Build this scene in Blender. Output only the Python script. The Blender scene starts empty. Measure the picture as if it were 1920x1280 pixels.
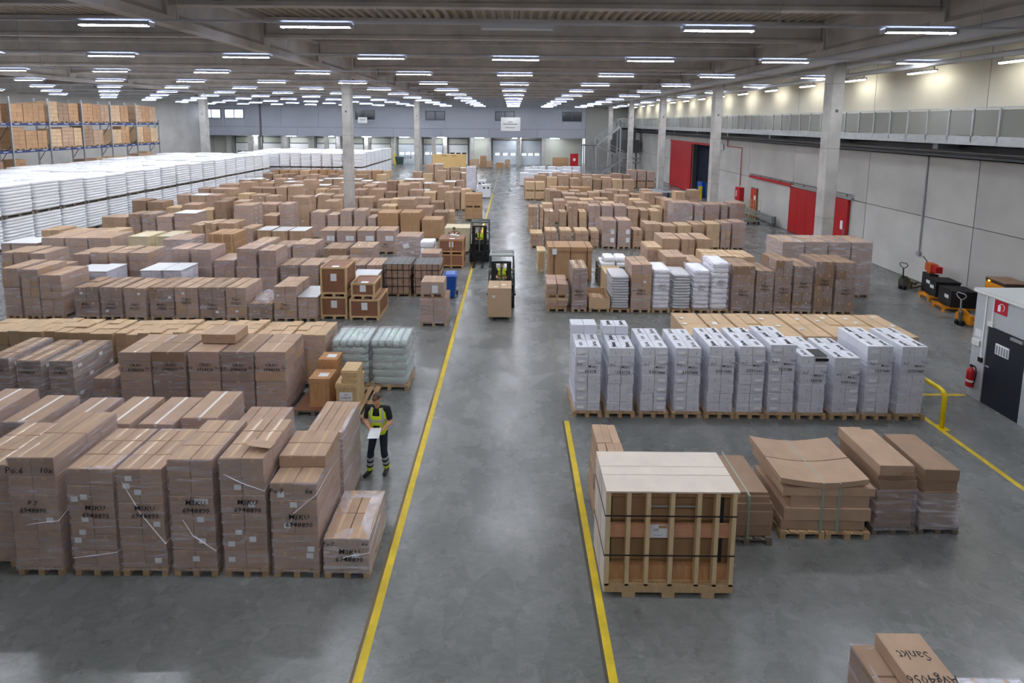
import bpy, bmesh, math, random
from mathutils import Vector, Matrix, noise
random.seed(7)
scene = bpy.context.scene
col = scene.collection
R = math.radians
# ------------------------------------------------------------------ camera
cam_d = bpy.data.cameras.new('camera'); cam = bpy.data.objects.new('camera', cam_d); col.objects.link(cam)
cam_d.sensor_width = 36.0; cam_d.lens = 17.81; cam_d.shift_y = -0.1594; cam_d.clip_end = 400
cam.matrix_world = Matrix.Translation((0, 0, 7.36)) @ Matrix.Rotation(R(90 - 6.3), 4, 'X') @ Matrix.Rotation(R(0.54), 4, 'Z')
scene.camera = cam
# ------------------------------------------------------------------ world and exposure
world = bpy.data.worlds.new('world'); scene.world = world; world.use_nodes = True
world.node_tree.nodes['Background'].inputs[0].default_value = (0.80, 0.88, 1.0, 1)
world.node_tree.nodes['Background'].inputs[1].default_value = 1.0
scene.view_settings.view_transform = 'Standard'; scene.view_settings.look = 'None'
scene.view_settings.gamma = 1.0; scene.view_settings.use_curve_mapping = False
scene.view_settings.exposure = 0.52
LAMP_DOWN, LAMP_UP, WALL_LAMP = 120.0, 20.0, 30.0

# ------------------------------------------------------------------ materials
def lin(c):
    return tuple(((v / 255) / 12.92 if v / 255 <= 0.04045 else ((v / 255 + 0.055) / 1.055) ** 2.4) for v in c)
MATS = {}
def mat(name, rgb, rough=0.6, metal=0.0, var=0.0, nscale=6.0, namp=0.0, bump=0.0, bscale=40.0, stretch=(1, 1, 1), spec=0.5, coord='Object', dark=None):
    """plain principled surface; var = per-object value variation, namp = mottling towards a darker tone"""
    if name in MATS: return MATS[name]
    m = bpy.data.materials.new(name); m.use_nodes = True; MATS[name] = m
    nt = m.node_tree; N = nt.nodes; L = nt.links
    b = N['Principled BSDF']; c = lin(rgb)
    b.inputs['Base Color'].default_value = (*c, 1); b.inputs['Roughness'].default_value = rough
    b.inputs['Metallic'].default_value = metal; b.inputs['Specular IOR Level'].default_value = spec
    if var or namp or bump:
        tc = N.new('ShaderNodeTexCoord'); mp = N.new('ShaderNodeMapping'); L.new(tc.outputs[coord], mp.inputs[0])
        mp.inputs['Scale'].default_value = stretch
        oi = N.new('ShaderNodeObjectInfo')
        cur = None
        if coord == 'Object':
            va = N.new('ShaderNodeVectorMath'); va.operation = 'MULTIPLY_ADD'; va.inputs[1].default_value = (1, 1, 1)
            cb = N.new('ShaderNodeCombineXYZ'); ml = N.new('ShaderNodeMath'); ml.operation = 'MULTIPLY'; ml.inputs[1].default_value = 50
            L.new(oi.outputs['Random'], ml.inputs[0]); L.new(ml.outputs[0], cb.inputs[0]); L.new(ml.outputs[0], cb.inputs[2])
            L.new(mp.outputs[0], va.inputs[0]); L.new(cb.outputs[0], va.inputs[2]); vec = va.outputs[0]
        else: vec = mp.outputs[0]
        if namp:
            nz = N.new('ShaderNodeTexNoise'); nz.inputs['Scale'].default_value = nscale; nz.inputs['Detail'].default_value = 5
            L.new(vec, nz.inputs['Vector'])
            mx = N.new('ShaderNodeMix'); mx.data_type = 'RGBA'
            d = lin(dark) if dark else tuple(v * (1 - namp) for v in c)
            mx.inputs[6].default_value = (*d, 1); mx.inputs[7].default_value = (*tuple(min(1, v * (1 + namp * 0.5)) for v in c), 1)
            mr = N.new('ShaderNodeMapRange'); mr.inputs[1].default_value = 0.3; mr.inputs[2].default_value = 0.7
            L.new(nz.outputs[0], mr.inputs[0]); L.new(mr.outputs[0], mx.inputs[0]); cur = mx.outputs[2]
        if var:
            hs = N.new('ShaderNodeHueSaturation'); mr = N.new('ShaderNodeMapRange')
            mr.inputs[3].default_value = 1 - var; mr.inputs[4].default_value = 1 + var
            L.new(oi.outputs['Random'], mr.inputs[0]); L.new(mr.outputs[0], hs.inputs['Value'])
            if cur: L.new(cur, hs.inputs['Color'])
            else: hs.inputs['Color'].default_value = (*c, 1)
            cur = hs.outputs[0]
        if cur: L.new(cur, b.inputs['Base Color'])
        if bump:
            nb = N.new('ShaderNodeTexNoise'); nb.inputs['Scale'].default_value = bscale; nb.inputs['Detail'].default_value = 3; L.new(vec, nb.inputs['Vector'])
            bp = N.new('ShaderNodeBump'); bp.inputs['Strength'].default_value = bump; bp.inputs['Distance'].default_value = 0.02
            L.new(nb.outputs[0], bp.inputs['Height']); L.new(bp.outputs[0], b.inputs['Normal'])
    return m
def emit(name, rgb, s):
    if name in MATS: return MATS[name]
    m = bpy.data.materials.new(name); m.use_nodes = True; MATS[name] = m
    b = m.node_tree.nodes['Principled BSDF']; b.inputs['Base Color'].default_value = (*lin(rgb), 1)
    b.inputs['Emission Color'].default_value = (*lin(rgb), 1); b.inputs['Emission Strength'].default_value = s
    return m
def film_mat(name, rgb, lo, hi, rough=0.22, scale=2.6, stretch=(.55, .55, 5)):
    m = bpy.data.materials.new(name); m.use_nodes = True; MATS[name] = m
    nt = m.node_tree; N = nt.nodes; L = nt.links; b = N['Principled BSDF']; out = N['Material Output']
    b.inputs['Base Color'].default_value = (*lin(rgb), 1); b.inputs['Roughness'].default_value = rough
    tc = N.new('ShaderNodeTexCoord'); mp = N.new('ShaderNodeMapping'); L.new(tc.outputs['Object'], mp.inputs[0])
    mp.inputs['Scale'].default_value = stretch; mp.inputs['Rotation'].default_value = (0.25, 0.3, 0)
    oi = N.new('ShaderNodeObjectInfo'); cb = N.new('ShaderNodeCombineXYZ'); ml = N.new('ShaderNodeMath'); ml.operation = 'MULTIPLY'; ml.inputs[1].default_value = 60
    L.new(oi.outputs['Random'], ml.inputs[0]); L.new(ml.outputs[0], cb.inputs[0]); L.new(ml.outputs[0], cb.inputs[1])
    ad = N.new('ShaderNodeVectorMath'); ad.operation = 'ADD'; L.new(mp.outputs[0], ad.inputs[0]); L.new(cb.outputs[0], ad.inputs[1])
    nz = N.new('ShaderNodeTexNoise'); nz.inputs['Scale'].default_value = scale; nz.inputs['Detail'].default_value = 6; nz.inputs['Roughness'].default_value = 0.65
    nz.inputs['Distortion'].default_value = 0.6
    L.new(ad.outputs[0], nz.inputs['Vector'])
    mr = N.new('ShaderNodeMapRange'); mr.inputs[1].default_value = 0.48; mr.inputs[2].default_value = 0.75; mr.inputs[3].default_value = lo; mr.inputs[4].default_value = hi
    L.new(nz.outputs[0], mr.inputs[0])
    bp = N.new('ShaderNodeBump'); bp.inputs['Strength'].default_value = 0.3; bp.inputs['Distance'].default_value = 0.04
    L.new(nz.outputs[0], bp.inputs['Height']); L.new(bp.outputs[0], b.inputs['Normal'])
    tr = N.new('ShaderNodeBsdfTransparent'); tr.inputs[0].default_value = (0.96, 0.95, 0.97, 1); mx = N.new('ShaderNodeMixShader')
    L.new(mr.outputs[0], mx.inputs[0]); L.new(tr.outputs[0], mx.inputs[1]); L.new(b.outputs[0], mx.inputs[2]); L.new(mx.outputs[0], out.inputs[0])
    return m
def floor_mat():
    m = bpy.data.materials.new('polished_concrete'); m.use_nodes = True
    nt = m.node_tree; N = nt.nodes; L = nt.links; b = N['Principled BSDF']
    tc = N.new('ShaderNodeTexCoord')
    def nz(sc, det, rough=0.6, dist=0.0, st=(1, 1, 1)):
        mp = N.new('ShaderNodeMapping'); mp.inputs['Scale'].default_value = st; L.new(tc.outputs['Object'], mp.inputs[0])
        n = N.new('ShaderNodeTexNoise'); n.inputs['Scale'].default_value = sc; n.inputs['Detail'].default_value = det
        n.inputs['Roughness'].default_value = rough; n.inputs['Distortion'].default_value = dist; L.new(mp.outputs[0], n.inputs['Vector']); return n.outputs[0]
    def ramp(src, a, bb, ca, cb_):
        r = N.new('ShaderNodeValToRGB'); r.color_ramp.elements[0].position = a; r.color_ramp.elements[1].position = bb
        r.color_ramp.elements[0].color = (*lin(ca), 1); r.color_ramp.elements[1].color = (*lin(cb_), 1); L.new(src, r.inputs[0]); return r.outputs[0]
    def mul(a, bb, f):
        x = N.new('ShaderNodeMix'); x.data_type = 'RGBA'; x.blend_type = 'MULTIPLY'; x.inputs[0].default_value = f; L.new(a, x.inputs[6]); L.new(bb, x.inputs[7]); return x.outputs[2]
    base = ramp(nz(0.55, 8, 0.62, 0.3), 0.33, 0.68, (118, 120, 118), (146, 147, 145))
    fine = ramp(nz(5.0, 7, 0.7, 0.8, (1.0, 2.2, 1)), 0.36, 0.62, (168, 168, 168), (255, 255, 255))
    cloud = ramp(nz(0.16, 3, 0.5, 0.2), 0.3, 0.7, (190, 192, 190), (255, 255, 255))
    c = mul(mul(base, fine, 0.40), cloud, 0.35)
    L.new(c, b.inputs['Base Color'])
    rr = N.new('ShaderNodeMapRange'); rr.inputs[1].default_value = 0.3; rr.inputs[2].default_value = 0.7; rr.inputs[3].default_value = 0.20; rr.inputs[4].default_value = 0.34
    L.new(nz(1.2, 5), rr.inputs[0]); L.new(rr.outputs[0], b.inputs['Roughness'])
    return m
M_FLOOR = floor_mat()
M_CONC = mat('concrete_beam', (184, 178, 168), 0.85, namp=0.22, nscale=0.9, coord='Object', bump=0.15, bscale=8)
M_COL = mat('concrete_column', (186, 184, 180), 0.85, namp=0.2, nscale=1.6, bump=0.15, bscale=10)
M_PANEL = mat('concrete_wall_panel', (204, 202, 198), 0.8, namp=0.14, nscale=0.5, var=0.03)
M_UPPER = mat('upper_wall_panel', (206, 202, 188), 0.8, namp=0.08, nscale=0.5, var=0.02)
M_DARKJ = mat('joint_dark', (92, 92, 90), 0.9)
M_OFFICE = mat('grey_cladding', (158, 163, 174), 0.6, namp=0.06, nscale=0.3, var=0.02)
M_DECK = mat('roof_deck_steel', (172, 162, 144), 0.55, metal=0.2)
M_GALV = mat('galvanised_steel', (170, 173, 174), 0.45, metal=0.5, namp=0.15, nscale=4)
M_GALVD = mat('galvanised_dark', (98, 102, 105), 0.5, metal=0.3)
M_RAILP = mat('rail_panel', (128, 128, 122), 0.6)
M_WHITE = mat('white_paint', (228, 229, 228), 0.5)
M_LAMPH = mat('lamp_housing', (188, 190, 196), 0.45, metal=0.2)
M_RED = mat('red_paint', (186, 18, 28), 0.45, namp=0.1, nscale=2)
M_REDD = mat('red_pipe', (128, 48, 48), 0.5)
M_YEL = mat('yellow_line_paint', (226, 196, 40), 0.55, namp=0.18, nscale=5, coord='Object')
M_YELB = mat('yellow_barrier_paint', (238, 208, 10), 0.35)
M_PALE = mat('pale_line_paint', (190, 186, 140), 0.6)
M_BLACK = mat('black_plastic', (26, 27, 29), 0.5)
M_NAVYD = mat('dark_door_paint', (34, 40, 52), 0.45)
M_RUB = mat('rubber', (22, 22, 22), 0.8)
M_CARD = mat('cardboard', (186, 156, 131), 0.75, var=0.09, namp=0.10, nscale=3)
M_CARDT = mat('cardboard_tan', (208, 178, 143), 0.75, var=0.07, namp=0.08, nscale=3)
M_CARDD = mat('cardboard_dark', (158, 130, 107), 0.75, var=0.10, namp=0.10, nscale=3)
M_CARDW = mat('cardboard_rosy', (182, 152, 132), 0.75, var=0.08, namp=0.10, nscale=3)
M_CARDO = mat('cardboard_ochre', (180, 142, 106), 0.75, var=0.08, namp=0.08, nscale=3)
M_WBOX = mat('white_carton', (226, 228, 236), 0.6, var=0.035, namp=0.03, nscale=3)
M_TAPE = mat('packing_tape', (206, 176, 144), 0.25, var=0.05)
M_WTAPE = mat('white_tape', (232, 226, 222), 0.3)
M_PAPER = mat('paper_label', (232, 234, 238), 0.5)
M_INK = mat('black_ink', (30, 28, 30), 0.7)
M_INK2 = mat('grey_print', (140, 142, 150), 0.7)
M_WOOD = mat('pallet_wood', (186, 156, 118), 0.8, var=0.12, namp=0.18, nscale=5, stretch=(1, 1, 1))
M_WOODG = mat('pallet_wood_grey', (120, 110, 98), 0.85, var=0.12, namp=0.2, nscale=5)
M_CRATE = mat('crate_pine', (208, 178, 134), 0.7, var=0.06, namp=0.14, nscale=4, stretch=(6, 6, 1))
M_CRATEL = mat('crate_birch', (222, 208, 176), 0.7, var=0.05, namp=0.08, nscale=4)
M_CRATEO = mat('crate_orange', (196, 148, 102), 0.7, var=0.07, namp=0.18, nscale=4, stretch=(5, 5, 1))
M_PLY = mat('plywood_top', (224, 211, 198), 0.65, namp=0.08, nscale=2.5)
M_PLYR = mat('plywood_brown', (142, 98, 72), 0.6, namp=0.12, nscale=3)
M_PLYD = mat('brown_sheet', (158, 124, 88), 0.7, namp=0.1, nscale=2)
M_SACK = mat('white_woven_sack', (248, 250, 255), 0.55, var=0.02, bump=0.25, bscale=9)
M_SACKG = mat('grey_wrapped_goods', (196, 196, 202), 0.28, var=0.03, bump=0.9, bscale=7, stretch=(1, 1, 4))
M_GREENB = mat('pale_green_rolls', (188, 208, 202), 0.25, var=0.05, bump=0.7, bscale=10, stretch=(1, 1, 2))
M_SILV = mat('silver_sheet', (206, 208, 212), 0.3, namp=0.05)
M_STRAP = mat('cream_strap', (214, 190, 140), 0.6)
M_STRAPD = mat('dark_strap', (52, 46, 42), 0.5)
M_STRAPG = mat('clear_strap', (150, 166, 150), 0.3)
M_BLUE = mat('rack_blue', (20, 48, 104), 0.5)
M_BIN = mat('bin_blue', (24, 84, 176), 0.4)
M_ORNG = mat('machine_orange', (232, 148, 22), 0.45)
M_GLASSD = mat('window_dark_glass', (38, 44, 56), 0.1)
M_GLASSL = emit('window_daylight', (214, 228, 250), 2.2)
M_FRAME = mat('window_frame_dark', (36, 48, 60), 0.5)
M_FILM = film_mat('stretch_film', (246, 240, 248), 0.12, 0.62)
M_FILMH = film_mat('stretch_film_heavy', (248, 244, 250), 0.26, 0.85)
M_FILML = film_mat('stretch_film_light', (240, 240, 246), 0.03, 0.38)
M_FOLD = mat('film_fold', (240, 238, 244), .2)
M_PIPE = mat('pale_pipe', (196, 198, 200), .5)
M_TUBE = emit('lamp_tube', (240, 245, 255), LAMP_DOWN)
M_TUBEU = emit('lamp_tube_up', (205, 218, 255), LAMP_UP)
M_TUBEW = emit('lamp_tube_warm', (255, 250, 236), WALL_LAMP)

# ------------------------------------------------------------------ mesh helpers
class MB:
    def __init__(s): s.v = []; s.f = []; s.m = []
    def quad(s, pts, mi=0):
        n = len(s.v); s.v += [tuple(p) for p in pts]; s.f.append(tuple(range(n, n + len(pts)))); s.m.append(mi); return s
    def box(s, x0, x1, y0, y1, z0, z1, mi=0):
        n = len(s.v); s.v += [(x0, y0, z0), (x1, y0, z0), (x1, y1, z0), (x0, y1, z0), (x0, y0, z1), (x1, y0, z1), (x1, y1, z1), (x0, y1, z1)]
        for q in ((0, 3, 2, 1), (4, 5, 6, 7), (0, 1, 5, 4), (1, 2, 6, 5), (2, 3, 7, 6), (3, 0, 4, 7)): s.f.append(tuple(n + i for i in q)); s.m.append(mi)
        return s
    def obox(s, a, b, w, h, mi=0, up=(0, 0, 1)):
        """bar of section w x h from a to b"""
        a, b = Vector(a), Vector(b); d = (b - a).normalized(); u = Vector(up)
        if abs(d.dot(u)) > 0.98: u = Vector((0, 1, 0))
        r = d.cross(u).normalized(); u = r.cross(d)
        n = len(s.v)
        for p in (a, b):
            for i, j in ((-1, -1), (1, -1), (1, 1), (-1, 1)): s.v.append(tuple(p + r * (i * w / 2) + u * (j * h / 2)))
        for q in ((0, 1, 2, 3), (7, 6, 5, 4), (0, 4, 5, 1), (1, 5, 6, 2), (2, 6, 7, 3), (3, 7, 4, 0)): s.f.append(tuple(n + i for i in q)); s.m.append(mi)
        return s
    def rings(s, rs, mi=0, caps=True, closed=True):
        n = len(s.v); k = len(rs[0])
        for r in rs: s.v += [tuple(p) for p in r]
        for i in range(len(rs) - 1):
            for j in range(k if closed else k - 1):
                a = n + i * k + j; b = n + i * k + (j + 1) % k
                s.f.append((a, b, b + k, a + k)); s.m.append(mi)
        if caps:
            s.f.append(tuple(n + i for i in reversed(range(k)))); s.m.append(mi)
            s.f.append(tuple(n + (len(rs) - 1) * k + i for i in range(k))); s.m.append(mi)
        return s
    def tube(s, path, r, k=8, mi=0, caps=True):
        P = [Vector(p) for p in path]; rs = []
        prev = None
        for i, p in enumerate(P):
            d = (P[min(i + 1, len(P) - 1)] - P[max(i - 1, 0)]).normalized()
            u = Vector((0, 0, 1)) if abs(d.z) < 0.95 else Vector((0, 1, 0))
            x = d.cross(u).normalized() if prev is None else (prev - d * prev.dot(d)).normalized(); prev = x; y = x.cross(d)
            rr = r[i] if isinstance(r, (list, tuple)) else r
            rs.append([p + x * (math.cos(t * 2 * math.pi / k) * rr) - y * (math.sin(t * 2 * math.pi / k) * rr) for t in range(k)])
        return s.rings(rs, mi, caps)
    def cyl(s, a, b, r, k=12, mi=0): return s.tube([a, b], r, k, mi)
    def mesh(s, name, mats, smooth=False):
        me = bpy.data.meshes.new(name); me.from_pydata(s.v, [], s.f)
        for m in (mats if isinstance(mats, (list, tuple)) else [mats]): me.materials.append(m)
        me.polygons.foreach_set('material_index', s.m)
        if smooth: me.polygons.foreach_set('use_smooth', [True] * len(s.f))
        me.update(); return me
    def build(s, name, mats, parent=None, smooth=False, loc=None, rz=0):
        return put(name, s.mesh(name, mats, smooth), parent, loc, rz)
def put(name, me, parent=None, loc=None, rz=0, rot=None):
    o = bpy.data.objects.new(name, me); col.objects.link(o)
    if parent is not None: o.parent = parent
    if loc: o.location = loc
    if rz: o.rotation_euler.z = rz
    if rot: o.rotation_euler = rot
    return o
def tag(o, label=None, cat=None, group=None, kind=None):
    if label: o['label'] = label
    if cat: o['category'] = cat
    if group: o['group'] = group
    if kind: o['kind'] = kind
    return o
def thing(name, loc, rz=0, label=None, cat=None, group=None):
    o = bpy.data.objects.new(name, None); col.objects.link(o); o.location = loc; o.rotation_euler.z = rz; o.empty_display_size = 0.2
    return tag(o, label, cat, group)
def struct(name, mb, mats, parent=None, smooth=False):
    o = mb.build(name, mats, parent, smooth)
    if parent is None: o['kind'] = 'structure'
    return o
TXT = {}
def text_mesh(s, size, mt=None, shear=0.0, wob=0.0, bold=0.0):
    key = (s, round(size, 3), (mt or M_INK).name, shear, wob)
    if key in TXT: return TXT[key]
    cu = bpy.data.curves.new('lettering', 'FONT'); cu.body = s; cu.size = size; cu.align_x = 'CENTER'; cu.shear = shear; cu.resolution_u = 1; cu.offset = bold
    o = bpy.data.objects.new('lettering', cu); col.objects.link(o)
    dg = bpy.context.evaluated_depsgraph_get(); me = bpy.data.meshes.new_from_object(o.evaluated_get(dg))
    bpy.data.objects.remove(o); bpy.data.curves.remove(cu)
    me.materials.clear(); me.materials.append(mt or M_INK)
    if wob:
        for v in me.vertices:
            q = v.co * (5 / size * 0.12); v.co.x += wob * size * noise.noise((q.x, q.y, 3.1)); v.co.y += wob * size * noise.noise((q.x, q.y, 9.7))
    me.name = 'lettering'; TXT[key] = me
    return me
# ================================================================== THE HALL
XL, XR, YN, YFAR = -52.0, 19.4, -9.0, 88.5
struct('floor', MB().box(XL, XR + 6, YN, 92, -0.3, 0.0), M_FLOOR)
trim_n = 0
def trim(mb, m):
    global trim_n
    trim_n += 1
    return struct('trim_%d' % trim_n, mb, m)
# painted floor lines and sawn joints (3 mm film of paint, thin filled joints)
trim(MB().box(-2.04, -1.92, 2.0, 52.0, 0.0, 0.003), M_YEL)
trim(MB().box(1.35, 1.47, 2.0, 11.85, 0.0, 0.003), M_YEL)
trim(MB().box(1.36, 1.46, 11.85, 19.0, 0.0, 0.002), mat('worn_line', (116, 116, 104), 0.6, namp=0.2, nscale=3))
trim(MB().box(-2.02, -1.94, 53.0, 84.0, 0.0, 0.003), M_PALE)
trim(MB().box(10.47, 10.59, 3.0, 12.2, 0.0, 0.003), M_YEL)
trim(MB().box(10.59, 12.55, 13.20, 13.30, 0.0, 0.003), M_YEL)
trim(MB().box(-2.09, -2.05, 2.0, 26.0, 0.0, 0.002), mat('line_edge_dirt', (122, 104, 66), 0.8))
trim(MB().box(1.30, 1.345, 2.0, 11.85, 0.0, 0.002), mat('line_edge_dirt2', (84, 80, 66), 0.8))
for yj in (20.3, 29.8, 40.0, 53.0): trim(MB().box(XL, XR, yj - 0.012, yj + 0.012, 0.0, 0.0015), M_DARKJ)
for xj in (0.1,): trim(MB().box(xj - 0.01, xj + 0.01, 2.0, 85, 0.0, 0.0012), mat('joint_soft', (118, 118, 116), 0.8))
# ---- right wall: a dark backing with separate precast panels standing proud of it
JY = [-9, -5.1, 1.4, 7.9, 14.4, 20.95, 27.45, 34.75, 41.35, 47.9, 54.4, 61, 67.5, 74, 80.5, 88.5]
OP = (49.3, 54.1, 5.3)     # gate opening in the wall
wr = MB().box(19.43, 19.75, YN, OP[0], -0.1, 12.6).box(19.43, 19.75, OP[1], 92, -0.1, 12.6).box(19.43, 19.75, OP[0], OP[1], OP[2], 12.6)
wall_r = struct('wall_right', wr, M_DARKJ)
g_ = 0.018
for a, b in zip(JY[:-1], JY[1:]):
    for z0, z1, mm in ((0.0, 3.14, M_PANEL), (3.14, 7.0, M_PANEL), (7.0, 12.4, M_UPPER)):
        segs = [(a, b, z0, z1)]
        if b > OP[0] and a < OP[1] and z0 < OP[2]:
            segs = []
            zt = max(z0, OP[2]) if z1 > OP[2] else None
            if a < OP[0]: segs.append((a, OP[0], z0, z1))
            if b > OP[1]: segs.append((OP[1], b, z0, z1))
            if zt is not None: segs.append((max(a, OP[0]), min(b, OP[1]), zt, z1))
        for (ya, yb, za, zb) in segs:
            MB().box(19.40, 19.44, ya + g_, yb - g_, za + g_, zb - g_).build('panel', mm, wall_r)
# room behind the gate
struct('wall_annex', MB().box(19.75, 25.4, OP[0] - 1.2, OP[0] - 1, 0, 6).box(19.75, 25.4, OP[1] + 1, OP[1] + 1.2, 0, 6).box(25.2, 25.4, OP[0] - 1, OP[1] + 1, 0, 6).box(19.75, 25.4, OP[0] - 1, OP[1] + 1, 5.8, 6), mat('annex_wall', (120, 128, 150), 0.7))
# left, near and far walls
struct('wall_left', MB().box(XL - 0.3, XL, YN, 92, 0, 12.6), M_PANEL)
struct('wall_near', MB().box(XL, XR, YN - 0.3, YN, 0, 12.6), M_PANEL)
wall_f = struct('wall_far', MB().box(XL, 12.2, YFAR, YFAR + 0.3, 0, 5.2), mat('far_wall_paint', (196, 198, 186), 0.8, namp=0.05, nscale=0.4))
struct('wall_stairs', MB().box(12.2, XR, 84.9, 85.2, 0, 12.6), mat('far_corner_wall', (150, 150, 146), 0.8))
# grey office block over the docks, with separate cladding panels
off = struct('wall_office', MB().box(XL, 12.2, 85.05, 92, 4.75, 12.4), M_DARKJ)
# windows are real openings in the cladding row
WINS = [(-60.5, 0), (-54.4, 0), (-46.4, 1), (-24.6, 2), (-12.9, 3), (-1.3, 3), (9.9, 2)]
WINS = [(-50.2 + 0, 1)] + [w for w in WINS if w[0] > -49]
xs = [-52.0]
for wx, _ in WINS: xs += [wx - 1.62, wx + 1.62]
xs.append(12.2)
for i in range(len(xs) - 1):
    a, b = xs[i], xs[i + 1]
    if b - a < 0.05: continue
    if i % 2 == 1:
        MB().box(a, b, 85.0, 85.06, 6.22, 7.56).build('panel', M_OFFICE, off); MB().box(a, b, 85.0, 85.06, 9.12, 12.4).build('panel', M_OFFICE, off)
    else:
        n = max(1, round((b - a) / 6.5)); w = (b - a) / n
        for k in range(n): MB().box(a + k * w + 0.02, a + (k + 1) * w - 0.02, 85.0, 85.06, 6.22, 12.4).build('panel', M_OFFICE, off)
for k in range(8): MB().box(-52 + k * 8.02 + 0.02, -52 + (k + 1) * 8.02 - 0.02, 84.96, 85.06, 4.75, 6.18).build('panel', M_OFFICE, off)
MB().box(-42.2, -41.9, 84.9, 85.0, 4.8, 12.3).build('downpipe', M_GALVD, off)
for i, (wx, k) in enumerate(WINS):
    f = MB()
    for a in ((wx - 1.62, wx - 1.5, 7.56, 9.12), (wx + 1.5, wx + 1.62, 7.56, 9.12), (wx - 1.5, wx + 1.5, 7.56, 7.68), (wx - 1.5, wx + 1.5, 9.0, 9.12), (wx - 0.07, wx + 0.07, 7.68, 9.0)):
        f.box(a[0], a[1], 84.97, 85.05, a[2], a[3])
    wo = struct('window_%d' % (i + 1), f, M_FRAME)
    for s in (-1, 1):
        mm = {1: M_GLASSL, 2: M_GLASSD, 3: mat('window_grey_glass', (96, 102, 112), 0.15)}[k]
        MB().box(wx + (0.07 if s > 0 else -1.5), wx + (1.5 if s > 0 else -0.07), 85.0, 85.03, 7.68, 9.0).build('pane', mm, wo)
# ---- dock doors under the office block
DOCKW = 3.3
door_k = 0
def dock(x, num=None, lit=False, tall=3.35, w=DOCKW, y=88.3):
    global door_k
    door_k += 1
    d = struct('door_%d' % door_k, MB().box(x - w / 2 - 0.12, x - w / 2, y - 0.1, y + 0.2, 0, tall + 1.4).box(x + w / 2, x + w / 2 + 0.12, y - 0.1, y + 0.2, 0, tall + 1.4).box(x - w / 2, x + w / 2, y - 0.1, y + 0.2, tall, tall + 0.12).box(x - w / 2, x + w / 2, y, y + 0.15, tall + 1.0, tall + 1.12), M_GALVD)
    hs = tall / 5
    for k in range(5): MB().box(x - w / 2, x + w / 2, y + 0.02, y + 0.1, k * hs + 0.01, (k + 1) * hs - 0.01).build('panel', M_WHITE if not lit else mat('dock_door_grey', (198, 206, 214), 0.5), d)
    for k in range(3):
        cx = x + (k - 1) * w * 0.31
        MB().box(cx - 0.36, cx + 0.36, y, y + 0.02, 1.62, 1.98).build('pane', M_GLASSL if lit else M_GLASSD, d)
    if num: put('lettering', text_mesh(num, 0.85), d, (x, y - 0.005, 0.85), rot=(R(90), 0, 0))
for x, num, lit in ((-46.5, None, 0), (-41.8, None, 0), (-37.1, None, 0), (-32.4, None, 0), (-27.6, None, 0), (-22.9, '205', 0), (-18.2, '204', 1), (-13.8, None, 1), (-9.4, None, 0)): dock(x, num, lit)
dock(-1.2, None, True, 4.2, 4.4); dock(3.2, None, True, 4.2, 3.6)
for k, x in enumerate((-49, -44.2, -39.5, -34.8, -30, -25.2, -20.6, -16.0, -11.6, -7.0, -4.0, 1.2, 5.4)):
    trim(MB().box(x - 0.35, x + 0.35, 87.4, 88.0, 0, 4.8), M_COL)
for x in (-44.0, -31.2, -13.2, 1.05): trim(MB().box(x - 0.3, x + 0.3, 84.9, 85.5, 0, 4.75), M_COL)
# ---- columns, girders, cross beams, roof deck
def column(x, y, w=0.56, d=0.6, top=10.6):
    c = 0.03
    rs = []
    for z in (0, top):
        rs.append([(x - w / 2 + c, y - d / 2, z), (x + w / 2 - c, y - d / 2, z), (x + w / 2, y - d / 2 + c, z), (x + w / 2, y + d / 2 - c, z), (x + w / 2 - c, y + d / 2, z), (x - w / 2 + c, y + d / 2, z), (x - w / 2, y + d / 2 - c, z), (x - w / 2, y - d / 2 + c, z)])
    o = trim(MB().rings(rs), M_COL)
    for z in (3.1, 6.3, 9.2): MB().box(x - w / 2 - 0.002, x + w / 2 + 0.002, y - d / 2 - 0.002, y + d / 2 + 0.002, z, z + 0.014).build('cast_joint', M_DARKJ, o)
    put('lifting_anchor', MB().cyl((0, 0, 0), (0, -0.012, 0), 0.07, 14).mesh('lifting_anchor', M_DARKJ), o, (x, y - d / 2, 8.0))
    return o
for y in (23.25, 36.4, 49.5, 62.6, 75.7): column(14.55, y)
for y in (36.3, 62.6): column(-11.75, y, 0.62, 0.62)
column(-37.9, 62.6, 0.8, 0.7); column(-37.9, 36.3, 0.7, 0.7)
def girder(x, y0, y1):
    t = MB()
    prof = [(-0.26, 10.5), (0.26, 10.5), (0.26, 10.78), (0.12, 10.95), (0.12, 11.8), (0.3, 11.9), (0.3, 12.07), (-0.3, 12.07), (-0.3, 11.9), (-0.12, 11.8), (-0.12, 10.95), (-0.26, 10.78)]
    t.rings([[(x + a, y, z) for a, z in prof] for y in (y0, y1)])
    o = trim(t, M_CONC)
    k = 4.4
    while k < y1:
        if k > y0 + 1:
            MB().box(x - 0.25, x + 0.25, k - 0.3, k + 0.3, 10.8, 11.95).build('stiffener', M_CONC, o)
        k += 6.6
for x in (-37.9, -11.75, 14.55): girder(x, YN, 87)
BY = [4.4 + 6.6 * k for k in range(-1, 13)]
for y in BY:
    for a, b in ((XL, -38.2), (-37.6, -12.05), (-11.45, 14.25), (14.85, XR)):
        t = MB(); prof = [(-0.22, 11.15), (0.22, 11.15), (0.22, 11.28), (0.15, 11.36), (0.15, 11.8), (0.28, 11.88), (0.28, 12.06), (-0.28, 12.06), (-0.28, 11.88), (-0.15, 11.8), (-0.15, 11.36), (-0.22, 11.28)]
        t.rings([[(x, y - p, z) for p, z in prof] for x in (a, b)])
        trim(t, M_CONC)
deck = MB(); p = 0.42
prof = []; x = XL
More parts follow.
